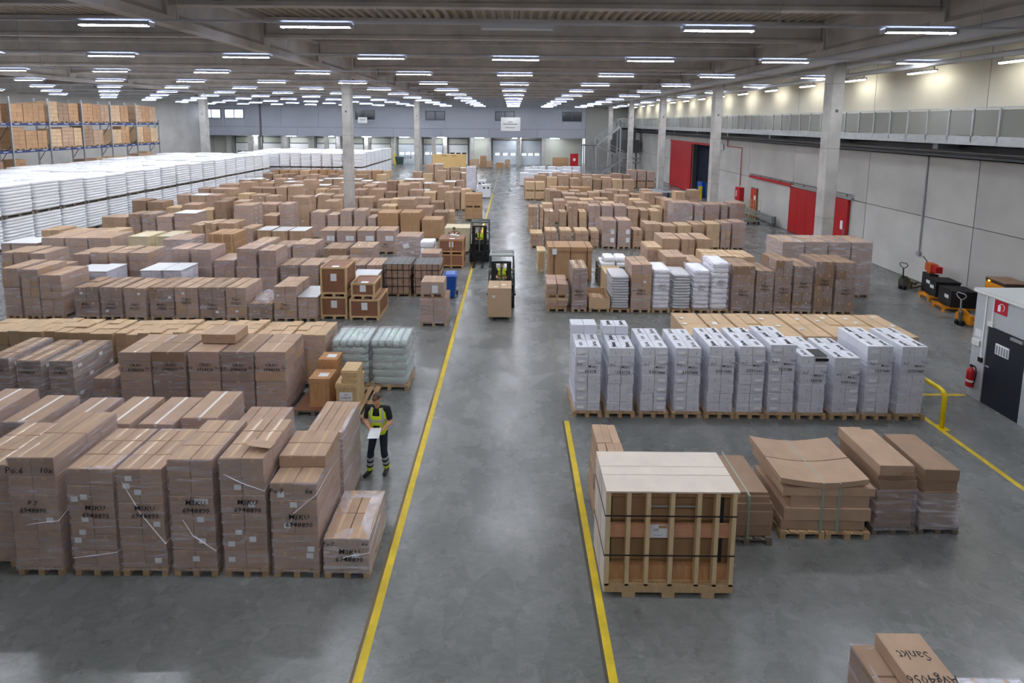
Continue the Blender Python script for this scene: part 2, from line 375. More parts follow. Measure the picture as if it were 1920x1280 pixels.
while x < XR + 1: prof += [(x, 12.22), (x + 0.14, 12.22), (x + 0.2, 12.08), (x + 0.36, 12.08)]; x += p
n = len(prof)
deck.v = [(a, YN, z) for a, z in prof] + [(a, 92, z) for a, z in prof] + [(XL, YN, 12.7), (XR + 1, YN, 12.7), (XR + 1, 92, 12.7), (XL, 92, 12.7)]
for i in range(n - 1): deck.f.append((i, i + 1, n + i + 1, n + i)); deck.m.append(0)
deck.f.append((2 * n, 2 * n + 1, 2 * n + 2, 2 * n + 3)); deck.m.append(0)
struct('ceiling', deck, M_DECK)
# long pipes under the roof on the right, and pipes on the wall under the walkway
def pipe(path, r, m, name, label):
    tag(MB().tube(path, r, 12).build(name, m, None, True), label, 'pipe')
pipe([(13.4, YN, 10.1), (13.4, 84, 10.1)], 0.19, M_PIPE, 'ceiling_pipe', 'thick pale ceiling pipe left of the right-hand columns')
pipe([(14.98, YN, 10.0), (14.98, 84, 10.0)], 0.14, M_PIPE, 'ceiling_pipe', 'thinner pale ceiling pipe just right of the column tops')
pipe([(16.2, YN, 9.75), (16.2, 84, 9.75)], 0.10, M_PIPE, 'ceiling_pipe', 'thin ceiling pipe nearest the walkway side')
pipe([(19.0, YN, 6.35), (19.0, 84, 6.35)], 0.07, M_REDD, 'sprinkler_pipe', 'dark red pipe running along the right wall below the walkway')
pipe([(18.72, YN, 6.30), (18.72, 84, 6.30)], 0.05, M_GALV, 'water_pipe', 'grey pipe beside the dark red pipe under the walkway')
tag(MB().box(18.9, 19.38, YN, 84, 6.0, 6.04).box(18.9, 18.93, YN, 84, 6.0, 6.14).box(19.35, 19.38, YN, 84, 6.0, 6.14).build('cable_tray', M_GALVD), 'dark cable tray along the right wall under the red pipe', 'cable tray')
pipe([(19.3, 45.5, 5.98), (19.3, 45.5, 5.4), (19.3, 42.6, 5.4), (19.3, 42.6, 2.2)], 0.035, M_RED, 'riser_pipe', 'thin red riser pipe dropping to the red hose cabinet')
for k, y in enumerate((23.55, 18.1, 16.3)):
    tag(MB().box(19.33, 19.395, y - 0.03, y + 0.03, 1.35 if k == 0 else 0.75, 6.0).box(19.28, 19.395, y - 0.1, y + 0.1, 1.25 if k == 0 else 0.65, 1.42 if k == 0 else 0.85).build('cable_conduit', M_GALV),
        ('grey conduit down the right wall ending in a white socket', 'grey conduit down the wall above the orange charger', 'grey conduit down the wall behind the booth roof')[k], 'conduit')
# ---- hanging walkway along the right wall
wk = thing('walkway', (17.0, YN, 6.8), 0, 'grey elevated walkway with infill railing panels along the right wall', 'walkway')
L_ = 84 - YN
MB().box(0, 2.36, 0, L_, 0.0, 0.12).build('deck', M_GALVD, wk); MB().box(-0.05, 0.0, 0, L_, -0.12, 0.2).build('edge_beam', M_GALV, wk)
MB().box(-0.04, 0.02, 0, L_, 1.2, 1.26).build('handrail', M_GALV, wk)
pm = MB().box(-0.015, 0.005, 0.06, 0.97, 0.24, 1.16).mesh('infill_panel', M_RAILP); qm = MB().box(-0.05, 0.01, -0.03, 0.03, 0.0, 1.2).mesh('post', M_GALV)
y = 0.0
while y < L_ - 1:
    put('post', qm, wk, (0, y, 0)); put('infill_panel', pm, wk, (0, y, 0)); y += 1.03
bm_ = MB().box(0, 2.36, -0.12, 0.12, -0.35, 0.0).mesh('bracket', M_GALVD)
y = 3.0
while y < L_: put('bracket', bm_, wk, (0, y, 0)); y += 6.6
MB().box(0.9, 1.5, 0, L_, -0.42, -0.2).build('duct', M_BLACK, wk)
# ---- lamps: trunking rows across the hall with hanging wires
LY = [0.4 + 6.6 * k - 0.0 for k in range(-1, 13)]
LX = [0.1 + 5.25 * k for k in range(-10, 4)]
hm = MB().box(-.95, .95, -.11, -.1, .12, .15).box(-.95, .95, .1, .11, .12, .15).box(-0.95, 0.95, -0.11, 0.11, 0.045, 0.12).box(-0.95, -0.9, -0.11, 0.11, 0.015, 0.045).box(0.9, 0.95, -0.11, 0.11, 0.015, 0.045).mesh('housing', M_LAMPH)
tm = MB().box(-0.9, 0.9, -0.065, 0.065, 0.030, 0.045).mesh('tube', M_TUBE)
tm0 = MB().box(-0.9, 0.9, -0.08, 0.08, 0.022, 0.045).mesh('tube', M_WHITE); um0 = MB().box(-0.88, 0.88, -0.06, 0.06, 0.121, 0.13).mesh('uplight_strip', M_WHITE)
um = MB().box(-0.88, 0.88, -0.06, 0.06, 0.121, 0.13).mesh('uplight_strip', M_TUBEU)
ORDW = 'zeroth first second third fourth fifth sixth seventh eighth ninth tenth eleventh twelfth thirteenth fourteenth fifteenth sixteenth seventeenth'.split()
WIRE = MB().box(0, .015, -.007, .007, 0, 2.15).mesh('hanger_wire', M_GALV)
for r_, y in enumerate(LY):
    if y > 83: continue
    vis = r_ - 2      # rails 1, 2 ... counted from the nearest one in view
    nm = ORDW[vis] + ' visible rail' if vis > 0 else ('rail behind the camera', 'rail right above the camera', 'rail just above the picture')[min(r_, 2)] if vis < 1 else ''
    rail = tag(MB().box(XL + 0.5, 17.0, y - 0.03, y + 0.03, 9.893, 9.95).build('lamp_rail', M_LAMPH), 'thin white lamp trunking across the hall, ' + nm + (' from the camera' if vis > 0 else ''), 'lamp rail', 'lamp rails under the roof')
    for x in LX: put('hanger_wire', WIRE, rail, (x + 1.6, y, 9.95))
    for q_, x in enumerate(reversed(LX)):
        if x < -51 or abs(x - 14.55) < 0.5 or (y < 12 and abs(x) > 30): continue
        t = thing('strip_lamp', (x, y, 9.74), 0, 'lit strip lamp, %s from the right, %s' % (ORDW[q_ + 1], nm), 'lamp', 'strip lamps under the roof')
        lit = not ((y < -1) or (-1 < y < 6 and abs(x) > 9) or (6 < y < 12 and abs(x) > 7) or (abs(y - 13.6) < 1 and abs(x) < 1))
        t['label'] = ('lit' if lit else 'unlit') + t['label'][3:]
        put('housing', hm, t); put('tube', tm if lit else tm0, t); put('uplight_strip', um if lit else um0, t)
wm = MB().box(-0.09, 0.09, -0.8, 0.8, 0.05, 0.12).box(-0.03, 0.03, -0.7, -0.66, 0.12, 0.5).box(-0.03, 0.03, 0.66, 0.7, 0.12, 0.5).mesh('housing', M_LAMPH); wt = MB().box(-0.06, 0.06, -0.75, 0.75, 0.0, 0.05).mesh('tube', M_TUBEW)
y = 5.5; q_ = 0
while y < 82:
    q_ += 1
    t = thing('wall_lamp', (18.62, y, 9.75), 0, 'warm wall lamp over the walkway, %s counted from the near end' % ORDW[min(q_, 17)], 'lamp', 'wall wash lamps over the walkway')
    put('housing', wm, t); put('tube', wt, t); y += 4.5

dm = MB().box(-.8, .8, -.07, .07, .04, .1).mesh('housing', M_LAMPH); dt = MB().box(-.75, .75, -.05, .05, 0, .04).mesh('tube', M_TUBE)
for k in range(9):
    t = thing('dock_lamp', (-44 + k * 6.4, 86.4, 4.645), 0, 'strip lamp under the office block by the docks, %s from the left' % ORDW[k + 1], 'lamp', 'lamps over the dock doors'); put('housing', dm, t); put('tube', dt, t)
ROWS = {
 'L2': (1.12, [(-9.71,11.94,0.82,1.63,'big'),(-8.88,11.94,0.86,1.65,'big'),(-7.99,11.94,0.82,1.66,'big'),(-7.18,11.94,0.84,1.66,'big'),(-6.34,11.94,0.80,1.67,'big'),
   ]),
 'D': (1.5, [(-12.96,11.90,0.60,1.46,'lab'),(-12.21,11.90,0.63,1.41,'lab'),(-11.40,11.90,0.62,1.41,'lab'),(-10.35,11.90,0.55,0.97,'low'),]),
 'L4': (1.25, [(-18.60,17.95,0.64,1.90,'wrap'),(-17.91,17.95,0.66,1.87,'wrap'),(-17.25,17.95,0.84,1.66,'wrap'),(-16.02,17.95,0.90,1.21,'mark'),(-15.07,17.95,0.82,1.22,'mark'),
   (-14.21,17.95,0.84,1.19,'mark'),(-13.27,17.95,0.92,1.22,'mark'),(-12.34,17.95,0.88,1.23,'mark'),(-11.44,17.95,0.96,1.24,'mark'),(-10.47,17.95,0.80,1.24,'mark'),
   (-9.66,17.95,0.90,0.65,'bagtop'),(-8.71,17.95,0.88,1.30,'mark'),(-7.83,17.95,0.96,0.93,'silvertop'),]),
 'L4b': (1.1, [(-18.94,19.50,0.93,1.45,'wrap'),(-17.52,19.50,0.76,1.31,'white'),(-16.72,19.50,0.72,1.34,'white'),(-14.69,19.50,0.84,1.40,'white'),(-13.80,19.50,0.76,1.41,'white'),
   (-6.40,19.50,1.03,1.20,'silvertop'),]),
 'L5': (1.2, [(-21.59,20.90,0.50,1.68,'wrap'),(-21.07,20.90,0.68,1.71,'wrap'),(-20.38,20.90,0.68,1.67,'wrap'),(-18.60,20.90,0.74,1.64,'mark'),(-17.83,20.90,0.74,1.72,'mark'),
   (-17.04,20.90,0.77,1.72,'mark'),(-16.20,20.90,0.83,1.73,'wrap'),(-14.46,20.90,0.83,1.91,'wine2'),(-13.61,20.90,0.95,1.89,'wine2'),(-12.62,20.90,0.88,1.44,'wine'),
   (-11.67,20.90,0.90,1.94,'wine2'),(-10.73,20.90,0.81,1.88,'wine2'),(-9.81,20.90,0.79,1.26,'wrap'),(-8.99,20.90,0.84,1.27,'wrap'),(-8.11,20.90,0.93,1.39,'wrap'),
   (-7.14,20.90,0.97,1.29,'wrap'),(-6.15,20.90,0.70,1.30,'wrap'),]),
 'L6': (1.3, [(-25.37,24.60,0.48,1.16,'whitelow'),(-24.84,24.60,1.30,1.17,'whitelow'),(-23.33,24.60,1.14,1.45,'long'),(-22.16,24.60,1.14,1.46,'long'),(-21.00,24.60,1.16,1.47,'long'),
   (-18.99,24.60,1.08,1.57,'lcrate'),(-17.61,24.60,1.00,1.59,'lcrate'),(-16.46,23.40,1.28,1.72,'film'),(-15.07,24.60,1.32,1.72,'strap'),(-12.92,24.60,0.93,1.31,'wrap'),
   (-11.95,24.60,1.01,1.13,'wrap'),(-10.89,24.60,1.14,1.25,'wrap'),(-9.36,24.60,1.19,1.05,'wrap'),(-8.04,24.60,1.19,1.11,'wrap'),]),
 'L7': (1.2, [(-26.16,27.60,1.04,1.15,'plain'),(-25.08,27.60,1.13,1.04,'plain'),(-23.89,27.60,1.01,1.05,'plain'),(-22.82,27.60,0.95,1.12,'plain'),(-17.85,27.60,0.77,1.53,'plain'),
   (-17.02,27.60,0.65,1.63,'plain'),(-16.28,27.60,0.95,1.64,'plain'),(-15.05,27.60,0.71,1.38,'wrap'),(-14.17,27.60,0.80,1.27,'strap2'),(-13.31,27.60,0.86,1.24,'strap2'),
   (-12.37,27.60,0.92,1.25,'strap2'),(-10.65,27.60,0.86,1.27,'lab2'),(-9.73,27.60,1.07,1.28,'lab2'),(-8.58,27.60,1.01,1.29,'lab2'),(-7.51,27.60,1.04,1.30,'lab2'),
   (-6.10,26.20,1.29,1.33,'filmbox'),]),
 'L8': (1.2, [(-25.53,31.00,1.56,1.24,'plain'),(-23.82,31.00,0.73,1.48,'wrap'),(-23.02,31.00,0.86,1.49,'wrap'),(-22.11,31.00,0.99,1.33,'wrap'),(-21.00,31.00,1.36,1.55,'white2'),
   (-16.45,29.60,1.14,2.32,'tall'),(-15.48,31.00,0.93,1.43,'plain'),(-14.45,31.00,0.76,2.18,'wrap2'),(-12.52,31.00,0.96,1.69,'wrap2'),(-11.50,31.00,0.73,1.53,'wrap2'),
   (-10.70,31.00,0.79,1.81,'wrap2'),(-9.84,31.00,0.79,1.82,'wrap2'),(-8.99,31.00,0.56,1.39,'wrap2'),(-8.38,31.00,1.36,1.70,'tanbig'),(-6.96,31.00,1.29,1.71,'tanbig'),
   (-5.64,31.00,1.33,1.29,'tanbig'),]),
 'R3': (1.25, [(1.39,19.15,0.83,1.11,'pap2'),(2.35,19.15,0.64,1.75,'tallw'),(3.04,19.15,0.85,0.57,'lowopen'),(3.89,19.15,0.77,1.43,'greybag'),(4.66,19.15,0.83,1.90,'mark'),
   (5.52,19.15,0.72,1.70,'sackw'),(6.29,19.15,0.77,1.52,'greybag'),(7.09,19.15,0.70,1.69,'sackw'),(7.80,19.15,0.72,2.00,'sackw'),(8.59,19.15,0.91,1.90,'dark'),
   (9.53,19.15,0.72,1.72,'dark'),(10.25,19.15,0.70,2.13,'dark'),(10.98,19.15,0.78,1.92,'dark'),(11.80,19.15,0.76,2.10,'dark'),(12.61,19.15,0.83,2.07,'dark'),
   ]),
 'R3b': (1.25, [(6.08,22.60,0.70,1.85,'pap'),(6.52,21.60,0.93,1.74,'plain'),(7.50,21.60,0.67,1.54,'plain'),(8.21,21.60,1.28,1.79,'plain'),(9.51,21.60,0.84,1.77,'plain'),
   ]),
 'R3c': (1.4, [(11.54,24.00,0.98,1.82,'filmrow'),(12.54,24.00,0.98,1.83,'filmrow'),(13.54,24.00,0.95,1.86,'filmrow'),(14.52,24.00,0.93,1.87,'filmrow'),(7.24,24.00,0.93,1.83,'plain'),
   (8.22,24.00,0.70,1.81,'plain'),(8.96,24.00,0.72,1.82,'plain'),]),
 'R4': (1.1, [(1.10,29.30,0.79,0.88,'pap'),(1.97,29.30,0.72,1.05,'pap'),(2.82,29.30,0.72,1.06,'pap'),(3.73,29.30,0.82,1.04,'pap'),(4.64,29.30,0.53,1.05,'pap'),
   (5.28,29.30,0.91,1.69,'big2'),(6.22,29.30,0.85,1.70,'big2'),(7.15,29.30,0.60,1.10,'plain'),(7.86,29.30,0.94,1.49,'plain'),(8.90,29.30,0.78,1.37,'plain'),
   (9.77,29.30,0.81,1.42,'palbox'),(10.65,29.30,0.72,1.49,'plain'),(11.49,29.30,0.81,1.53,'palbox'),(12.33,29.30,0.59,1.60,'wrap'),(12.99,29.30,0.81,1.64,'wine'),
   ]),
 'R5': (1.2, [(1.09,33.60,0.68,1.72,'two'),(1.84,33.60,0.25,1.72,'plain'),(2.17,33.60,0.72,1.44,'two'),(3.21,33.60,0.50,1.38,'plain'),(3.77,33.60,0.68,2.00,'two'),
   (4.54,33.60,0.54,1.39,'plain'),(5.17,33.60,0.82,1.83,'wine'),(6.03,33.60,0.79,1.84,'wine'),(6.89,33.60,0.86,1.85,'wine'),(7.79,33.60,0.75,1.64,'plain'),
   (8.65,33.60,0.54,1.54,'plain'),(9.34,33.60,0.64,1.51,'plain'),(10.82,33.60,1.36,2.10,'film'),(12.29,33.60,0.61,1.97,'film'),(12.97,33.60,1.00,2.01,'wine'),
   (14.08,33.60,0.46,1.99,'wine'),(14.64,33.60,1.07,2.10,'wine'),]),
}
# ================================================================== PALLET LOADS
CM = {}
def carton_mesh(w, d, h, m, tape=M_TAPE, along='y'):
    w, d, h = round(w, 2), round(d, 2), round(h, 2)
    key = (w, d, h, m.name, tape.name if tape else '', along)
    if key in CM: return CM[key]
    c = min(0.008, 0.05 * min(w, d, h)); t = MB()
    def rect(i, z): return [(-w / 2 + i, -d / 2 + i, z), (w / 2 - i, -d / 2 + i, z), (w / 2 - i, d / 2 - i, z), (-w / 2 + i, d / 2 - i, z)]
    t.rings([rect(c, 0), rect(0, c), rect(0, h - c), rect(c, h)])
    if tape:   # closing tape over the flap seam and a little way down both ends
        e = 0.0025; tw = 0.028
        if along == 'y':
            t.box(-tw, tw, -d / 2 + c, d / 2 - c, h, h + e, 1); t.box(-tw, tw, -d / 2 - e, -d / 2, h * 0.78, h - c, 1)
        else:
            t.box(-w / 2 + c, w / 2 - c, -tw, tw, h, h + e, 1)
    me = t.mesh('carton', [m, tape or m]); CM[key] = me
    return me
PM = {}
def pallet(parent, w, d, detail, m=M_WOOD, z=0.0, hh=0.144):
    """four-way pallet: boards run away from the viewer, three blocks across the front"""
    w, d = round(w, 2), round(d, 2)
    key = (w, d, detail, m.name)
    bx = [(-w / 2 + 0.05), 0, (w / 2 - 0.05)]; by = [-d / 2 + 0.07, 0, d / 2 - 0.07]
    if key not in PM:
        base = MB()
        for x in bx: base.box(x - 0.05, x + 0.05, -d / 2, d / 2, 0, 0.022)
        for y in by: base.box(-w / 2, w / 2, y - 0.07, y + 0.07, 0.1, 0.122)
        if not detail:
            for x in bx:
                for y in by: base.box(x - 0.05, x + 0.05, y - 0.07, y + 0.07, 0.022, 0.1)
            for k in range(5):
                x = -w / 2 + 0.055 + k * (w - 0.11) / 4; base.box(x - 0.055, x + 0.055, -d / 2, d / 2, 0.122, hh)
        PM[key] = base.mesh('pallet', m)
        if detail:
            PM[key, 'b'] = MB().box(-0.05, 0.05, -0.07, 0.07, 0.022, 0.1).mesh('block', m)
            PM[key, 'd'] = MB().box(-0.058, 0.058, -d / 2, d / 2, 0.122, hh).mesh('deck_board', m)
    p = put('pallet', PM[key], parent, (0, 0, z))
    if detail:
        for x in bx:
            for y in by[:2]: put('block', PM[key, 'b'], p, (x, y, 0))
        for k in range(5): put('deck_board', PM[key, 'd'], p, (-w / 2 + 0.058 + k * (w - 0.116) / 4 + random.uniform(-.006, .006), random.uniform(-.006, .006), 0))
    return p
def film(parent, w, d, z0, z1, m=M_FILM, lip=0.06, seed=None, rows=None, amp=0.008):
    rnd = random.Random(seed if seed is not None else random.random())
    n = rows or max(3, int((z1 - z0) / 0.16)); t = MB(); rs = []
    kx, ky = max(2, int(w / 0.25)), max(2, int(d / 0.3))
    def ring(w, d, z, a):
        pts = []
        for i in range(kx): pts.append((-w / 2 + w * i / kx, -d / 2))
        for i in range(ky): pts.append((w / 2, -d / 2 + d * i / ky))
        for i in range(kx): pts.append((w / 2 - w * i / kx, d / 2))
        for i in range(ky): pts.append((-w / 2, d / 2 - d * i / ky))
        return [(x * (1 + rnd.uniform(-a, a) / w), y * (1 + rnd.uniform(-a, a) / d), z + rnd.uniform(-a, a)) for x, y in pts]
    for i in range(n + 1):
        q = i / n; fl = 0.02 * max(0, 1 - q * 6)          # flares out over the pallet at the foot
        rs.append(ring(w + 0.014 + fl, d + 0.014 + fl, z0 + (z1 - z0) * q, amp))
    if lip:
        rs.append(ring(w + 0.008, d + 0.008, z1 + 0.012, 0.003)); rs.append(ring(max(.08, w - lip * 2), max(.08, d - lip * 2), z1 + 0.014, 0.02))
    t.rings(rs, caps=False)
    return t.build('stretch_film', m, parent, False)
def fold(parent, w, d, h, n=1, seed=0):
    """twisted tails of the wrapping film running over the front"""
    rnd = random.Random(seed)
    for q in range(n):
        za, zb = rnd.uniform(.25, h - .2), rnd.uniform(.2, h - .15); y = -d / 2 - .014
        pts = [(-w / 2 * rnd.uniform(.3, 1), y, za), (0, y - .006, (za + zb) / 2 ), (w / 2, y, zb), (w / 2 + .014, y + rnd.uniform(.3, .7), zb + rnd.uniform(-.1, .2))]
        MB().tube(pts, [.004, .009, .007, .005], 5).build('film_fold', M_FOLD, parent)
def marks(parent, lines, size, x, y, z, mt=M_INK, wob=0.10, shear=0.1, gap=1.05):
    for i, s in enumerate(lines):
        put('handwriting', text_mesh(s, size, mt, shear, wob, 0.0010 * size / 0.13), parent, (x, y - 0.004, z - i * size * gap), rot=(R(90), 0, random.uniform(-.0, .0)))
LBL = MB().box(-0.055, 0.055, -0.002, 0.0, -0.045, 0.045).mesh('paper_label', M_PAPER)
LBLT = MB().box(-0.07, 0.07, -0.05, 0.05, 0.0, 0.002).mesh('paper_label', M_PAPER)
LBLB = MB().box(-0.11, 0.11, -0.003, 0.0, -0.14, 0.14).mesh('paper_label', M_PAPER)
def load(x, y, w, d, h, label, name='carton_stack', cat='carton stack', group=None, m=M_CARD, nx=2, ny=2, nz=None, lay=0.3, pal=True, detail=False, wrap=M_FILM,
         tape=M_TAPE, along='y', jit=0.006, rz=0.0, wood=M_WOOD, z=0.0, skip_top=0, lip=0.06, top_m=None, labels=0, uneven=0.0, over=0.0):
    """x = left edge, y = front edge; cartons nx*ny*nz on a pallet; hidden inner cartons are left out"""
    root = thing(name, (x + w / 2, y + d / 2, z), rz + random.uniform(-.008, .008), label, cat, group)
    w -= 0.035; d -= 0.03
    z0 = 0.144 if pal else 0.0
    if pal: pallet(root, w + over, d + over, detail, wood)
    nz = nz or max(1, round((h - z0) / lay)); ch = (h - z0) / nz; cw, cd = w / nx, d / ny
    me = carton_mesh(cw - 0.008, cd - 0.008, ch - 0.004, m, tape, along); met = carton_mesh(cw - 0.008, cd - 0.008, ch - 0.004, top_m, tape, along) if top_m else me
    for k in range(nz):
        ox, oy = random.uniform(-jit, jit), random.uniform(-jit, jit)
        for i in range(nx):
            for j in range(ny):
                top = k == nz - 1
                if not top and 0 < i < nx - 1 and 0 < j: continue
                if not top and j == ny - 1 and ny > 2 and 0 < i < nx - 1: continue
                if top and skip_top and random.random() < skip_top and j > 0: continue
                o = put('carton', met if top else me, root, (-w / 2 + cw * (i + .5) + ox + random.uniform(-jit, jit) * .5, -d / 2 + cd * (j + .5) + oy + random.uniform(-jit, jit) * .5, z0 + k * ch + 0.002))
                o.rotation_euler.z = random.uniform(-jit, jit) * 0.8
                if uneven and top: o.scale.z = 1 + random.uniform(0, uneven) / ch
    if labels:
        for q in range(labels):
            put('paper_label', LBL, root, (random.uniform(-.36, .36) * w, -d / 2 - 0.012, random.uniform(z0 + .12, h - .12)))
    if wrap: film(root, w, d, 0.1 if pal else 0.02, h - 0.02, wrap, lip)
    return root
ORD = 'first second third fourth fifth sixth seventh eighth ninth tenth eleventh twelfth thirteenth fourteenth fifteenth sixteenth seventeenth eighteenth nineteenth twentieth twenty-first twenty-second twenty-third twenty-fourth twenty-fifth twenty-sixth twenty-seventh twenty-eighth twenty-ninth thirtieth'.split()
# ------------------------------------------------------------------ nearest row on the left (film wrapped, hand marked)
GN = 'marked carton stacks in the nearest left row'
load(-8.92, 7.58, 0.84, 1.2, 1.80, 'film wrapped carton stack cut off by the left picture edge, nearest row', detail=True, nx=2, ny=3, nz=6, group=GN, m=M_CARD, labels=2)
def near(x, w, h, label, d=1.1, mark=True, nz=6, ny=3, y=7.43, **kw):
    r = load(x, y, w, d, h, label, detail=True, nx=2, ny=ny, nz=nz, group=GN, over=0.0, labels=kw.pop('labels', 5), **kw)
    fold(r, w - .035, d - .03, h, 1, int(x * 100))
    if mark: marks(r, ['MSKU', '6948890'], 0.125, 0.08, -d / 2 - 0.016, 0.144 + (h - .144) * 0.60)
    return r
r = near(-7.95, 0.78, 2.04, 'tallest left stack of long cartons marked Po.6 and 10x', d=1.3, ny=2, mark=False, labels=1)
marks(r, ['Po.6'], 0.16, -0.24, -0.666, 1.79); marks(r, ['10x'], 0.14, 0.26, -0.666, 1.80); marks(r, ['P.7', '6948890'], 0.12, 0.0, -0.666, 1.25, wob=0.14)
near(-7.03, 0.76, 1.86, 'wrapped stack marked MSKU beside the Po.6 stack, nearest left row'); 
near(-6.25, 0.76, 1.86, 'wrapped stack marked MSKU touching its twin of equal height, nearest left row')
near(-5.42, 0.74, 2.03, 'tall wrapped stack marked MSKU, fourth from the aisle in the nearest left row')
near(-4.60, 0.74, 2.06, 'wrapped stack marked MSKU with an opened flap on its bare top cartons', labels=6)
r = near(-3.81, 0.77, 1.65, 'wrapped stack marked MSKU and 6x next to the lowest wrapped box', nz=5)
marks(r, ['Po.7'], 0.12, -0.26, -0.57, 1.5); marks(r, ['6x'], 0.12, 0.25, -0.57, 1.5)
for i in range(2):
    for j in range(2): put('carton', carton_mesh(0.375, 0.34, 0.2, M_CARD), r, (-0.19 + i * 0.38, 0.0 + j * 0.35, 1.655), 0)
r = near(-2.99, 0.76, 0.70, 'low film covered box stack at the aisle end of the nearest left row', nz=2, ny=2, wrap=M_FILMH, lip=0.2, labels=1, mark=False)
marks(r, ['MSKU', '6948890'], 0.13, 0.05, -0.566, 0.45); marks(r, ['Po.7'], 0.10, -0.28, -0.566, 0.60); marks(r, ['6x'], 0.10, 0.3, -0.566, 0.60)
# open flap on the fifth stack
put('carton_flap', MB().box(-0.19, 0.19, -0.13, 0.13, 0, 0.006).mesh('carton_flap', M_CARD), None, None)
fl_ = bpy.data.objects['carton_flap']; fl_.parent = [o for o in col.objects if o.get('label', '').startswith('wrapped stack marked MSKU with an opened')][0]; fl_.location = (0.2, -0.28, 2.13); fl_.rotation_euler = (R(-14), R(8), 0)
load(-3.78, 8.80, 0.70, 1.08, 1.62, 'film wrapped stack of long flat cartons right beside the standing worker', detail=True, nx=4, ny=1, nz=5, tape=None, wrap=M_FILMH, group=GN)
# second row: long taped cartons behind the marked stacks
GB = 'stacks topped by long white taped cartons'
for i, (x, z) in enumerate(((-11.5, 1.62), (-10.55, 1.74), (-9.70, 1.60), (-8.78, 1.56), (-7.92, 1.58), (-7.10, 1.58), (-6.26, 1.72))):
    load(x, 9.05, 0.70, 1.0, z, 'long white taped carton stack, %s from left, behind the marked stacks' % ORD[i], detail=False, nx=1, ny=1, nz=6, tape=M_WTAPE, group=GB, m=M_CARDW if i % 2 else M_CARD, wrap=M_FILM)
load(-5.35, 9.0, 0.9, 0.9, 1.48, 'stack of four narrow upright cartons behind the opened flap stack', nx=4, ny=1, nz=3, tape=None, m=M_CARDW)
# ------------------------------------------------------------------ big stacks in the middle left
GL2 = 'five big carton stacks with handwritten numbers'
tx = ['6948558', '6948551', '6924558', '6948558', '6948558']
for i, (x, y, w, h, s) in enumerate(ROWS['L2'][1]):
    r = load(x + 0.01, y, w - 0.02, 1.12, h, 'big stack of six flat wide cartons numbered by hand, %s of five from the left' % ORD[i], nx=1, ny=2, nz=6, group=GL2, detail=(i > 2), m=M_CARDD if i % 2 else M_CARD, jit=0.012, wood=M_WOODG)
    marks(r, ['CRXU', tx[i]], 0.115, 0.04, -0.578, h - 0.36); marks(r, ['P.5'], 0.10, -0.33, -0.578, h - 0.44); marks(r, ['5x'], 0.09, 0.33, -0.578, h - 0.42)
c = put('carton', carton_mesh(0.86, 0.62, 0.24, M_CARD)); c.location = (-7.45, 12.7, 1.675); tag(c, 'single flat carton lying on top of the big numbered stacks', 'carton'); marks(c, ['20'], 0.12, 0, -0.316, 0.08, M_INK2)
for i, (x, y, w, h, s) in enumerate(ROWS['D'][1]):
    r = load(x, y, w, 1.25 if s == 'lab' else 0.9, h, ('wrapped stack with side labels, %s from left, beside the numbered stacks' % ORD[i]) if s == 'lab' else 'low wrapped carton stack left of the big numbered stacks', nx=2 if s == 'lab' else 1, ny=4 if s == 'lab' else 2, nz=5 if s == 'lab' else 3, m=M_CARDD, wrap=M_FILMH if s == 'lab' else M_FILM, group='labelled long stacks' if s == 'lab' else None)
    if s == 'lab':
        for a in range(4):
            for b in range(3): 
                if (a + b) % 2 == 0: put('paper_label', LBL, r, (w / 2 + 0.02, -0.45 + a * 0.32, h - 0.18 - b * 0.36), R(90))
        marks(r, ['CRXU', '6948558'], 0.10, 0.0, -0.645, h - 0.22)
# tan cartons behind them
for i in range(10):
    x = -5.05 - (i + 1) * 0.97
    load(x + 0.01, 13.3, 0.95, 1.0, 1.50 + random.uniform(-.03, .03), 'uneven tan carton stack, %s from the aisle, behind the numbered stacks' % ORD[i], nx=3, ny=3, nz=4, m=M_CARDT, top_m=M_CARDT, tape=None, group='uneven tan carton stacks', uneven=0.05, wrap=M_FILM if i == 0 else None, jit=0.014)
# ------------------------------------------------------------------ sacks
SK = {}
def sack_layers(w, d, h, n, m, bul=0.02, nx=2, seed=1, rough=0.012, name='sacks'):
    key = (round(w, 2), round(d, 2), round(h, 2), n, m.name, seed)
    if key in SK: return SK[key]
    t = MB(); rnd = random.Random(seed); lh = h / n; K = 28
    for k in range(n):
        ox, oy = rnd.uniform(-rough, rough), rnd.uniform(-rough, rough); ww, dd = w * rnd.uniform(.975, 1.0), d * rnd.uniform(.975, 1.0)
        rs = []
        for (q, s) in ((0.02, 0.93), (0.2, 0.985), (0.5, 1.0), (0.8, 0.985), (0.98, 0.93), (1.0, 0.8)):
            r = []
            for j in range(K):
                a = 2 * math.pi * j / K; c, sn = math.cos(a), math.sin(a); e = 0.24
                px = math.copysign(abs(c) ** e, c) * ww / 2 * s; py = math.copysign(abs(sn) ** e, sn) * dd / 2 * s
                # pinch between neighbouring sacks
                pin = 1 - bul * (abs(math.cos(px / ww * math.pi * nx)) < 0.25) - rnd.uniform(0, 0.008)
                pin2 = 1 - bul * (abs(math.cos(py / dd * math.pi * 3)) < 0.25)
                r.append((px * pin2 + ox, py * pin + oy, k * lh + q * lh + rnd.uniform(-1, 1) * 0.05 * lh * (q > 0.9)))
            rs.append(r)
        t.rings(rs)
    SK[key] = t.mesh(name, m, True); return SK[key]
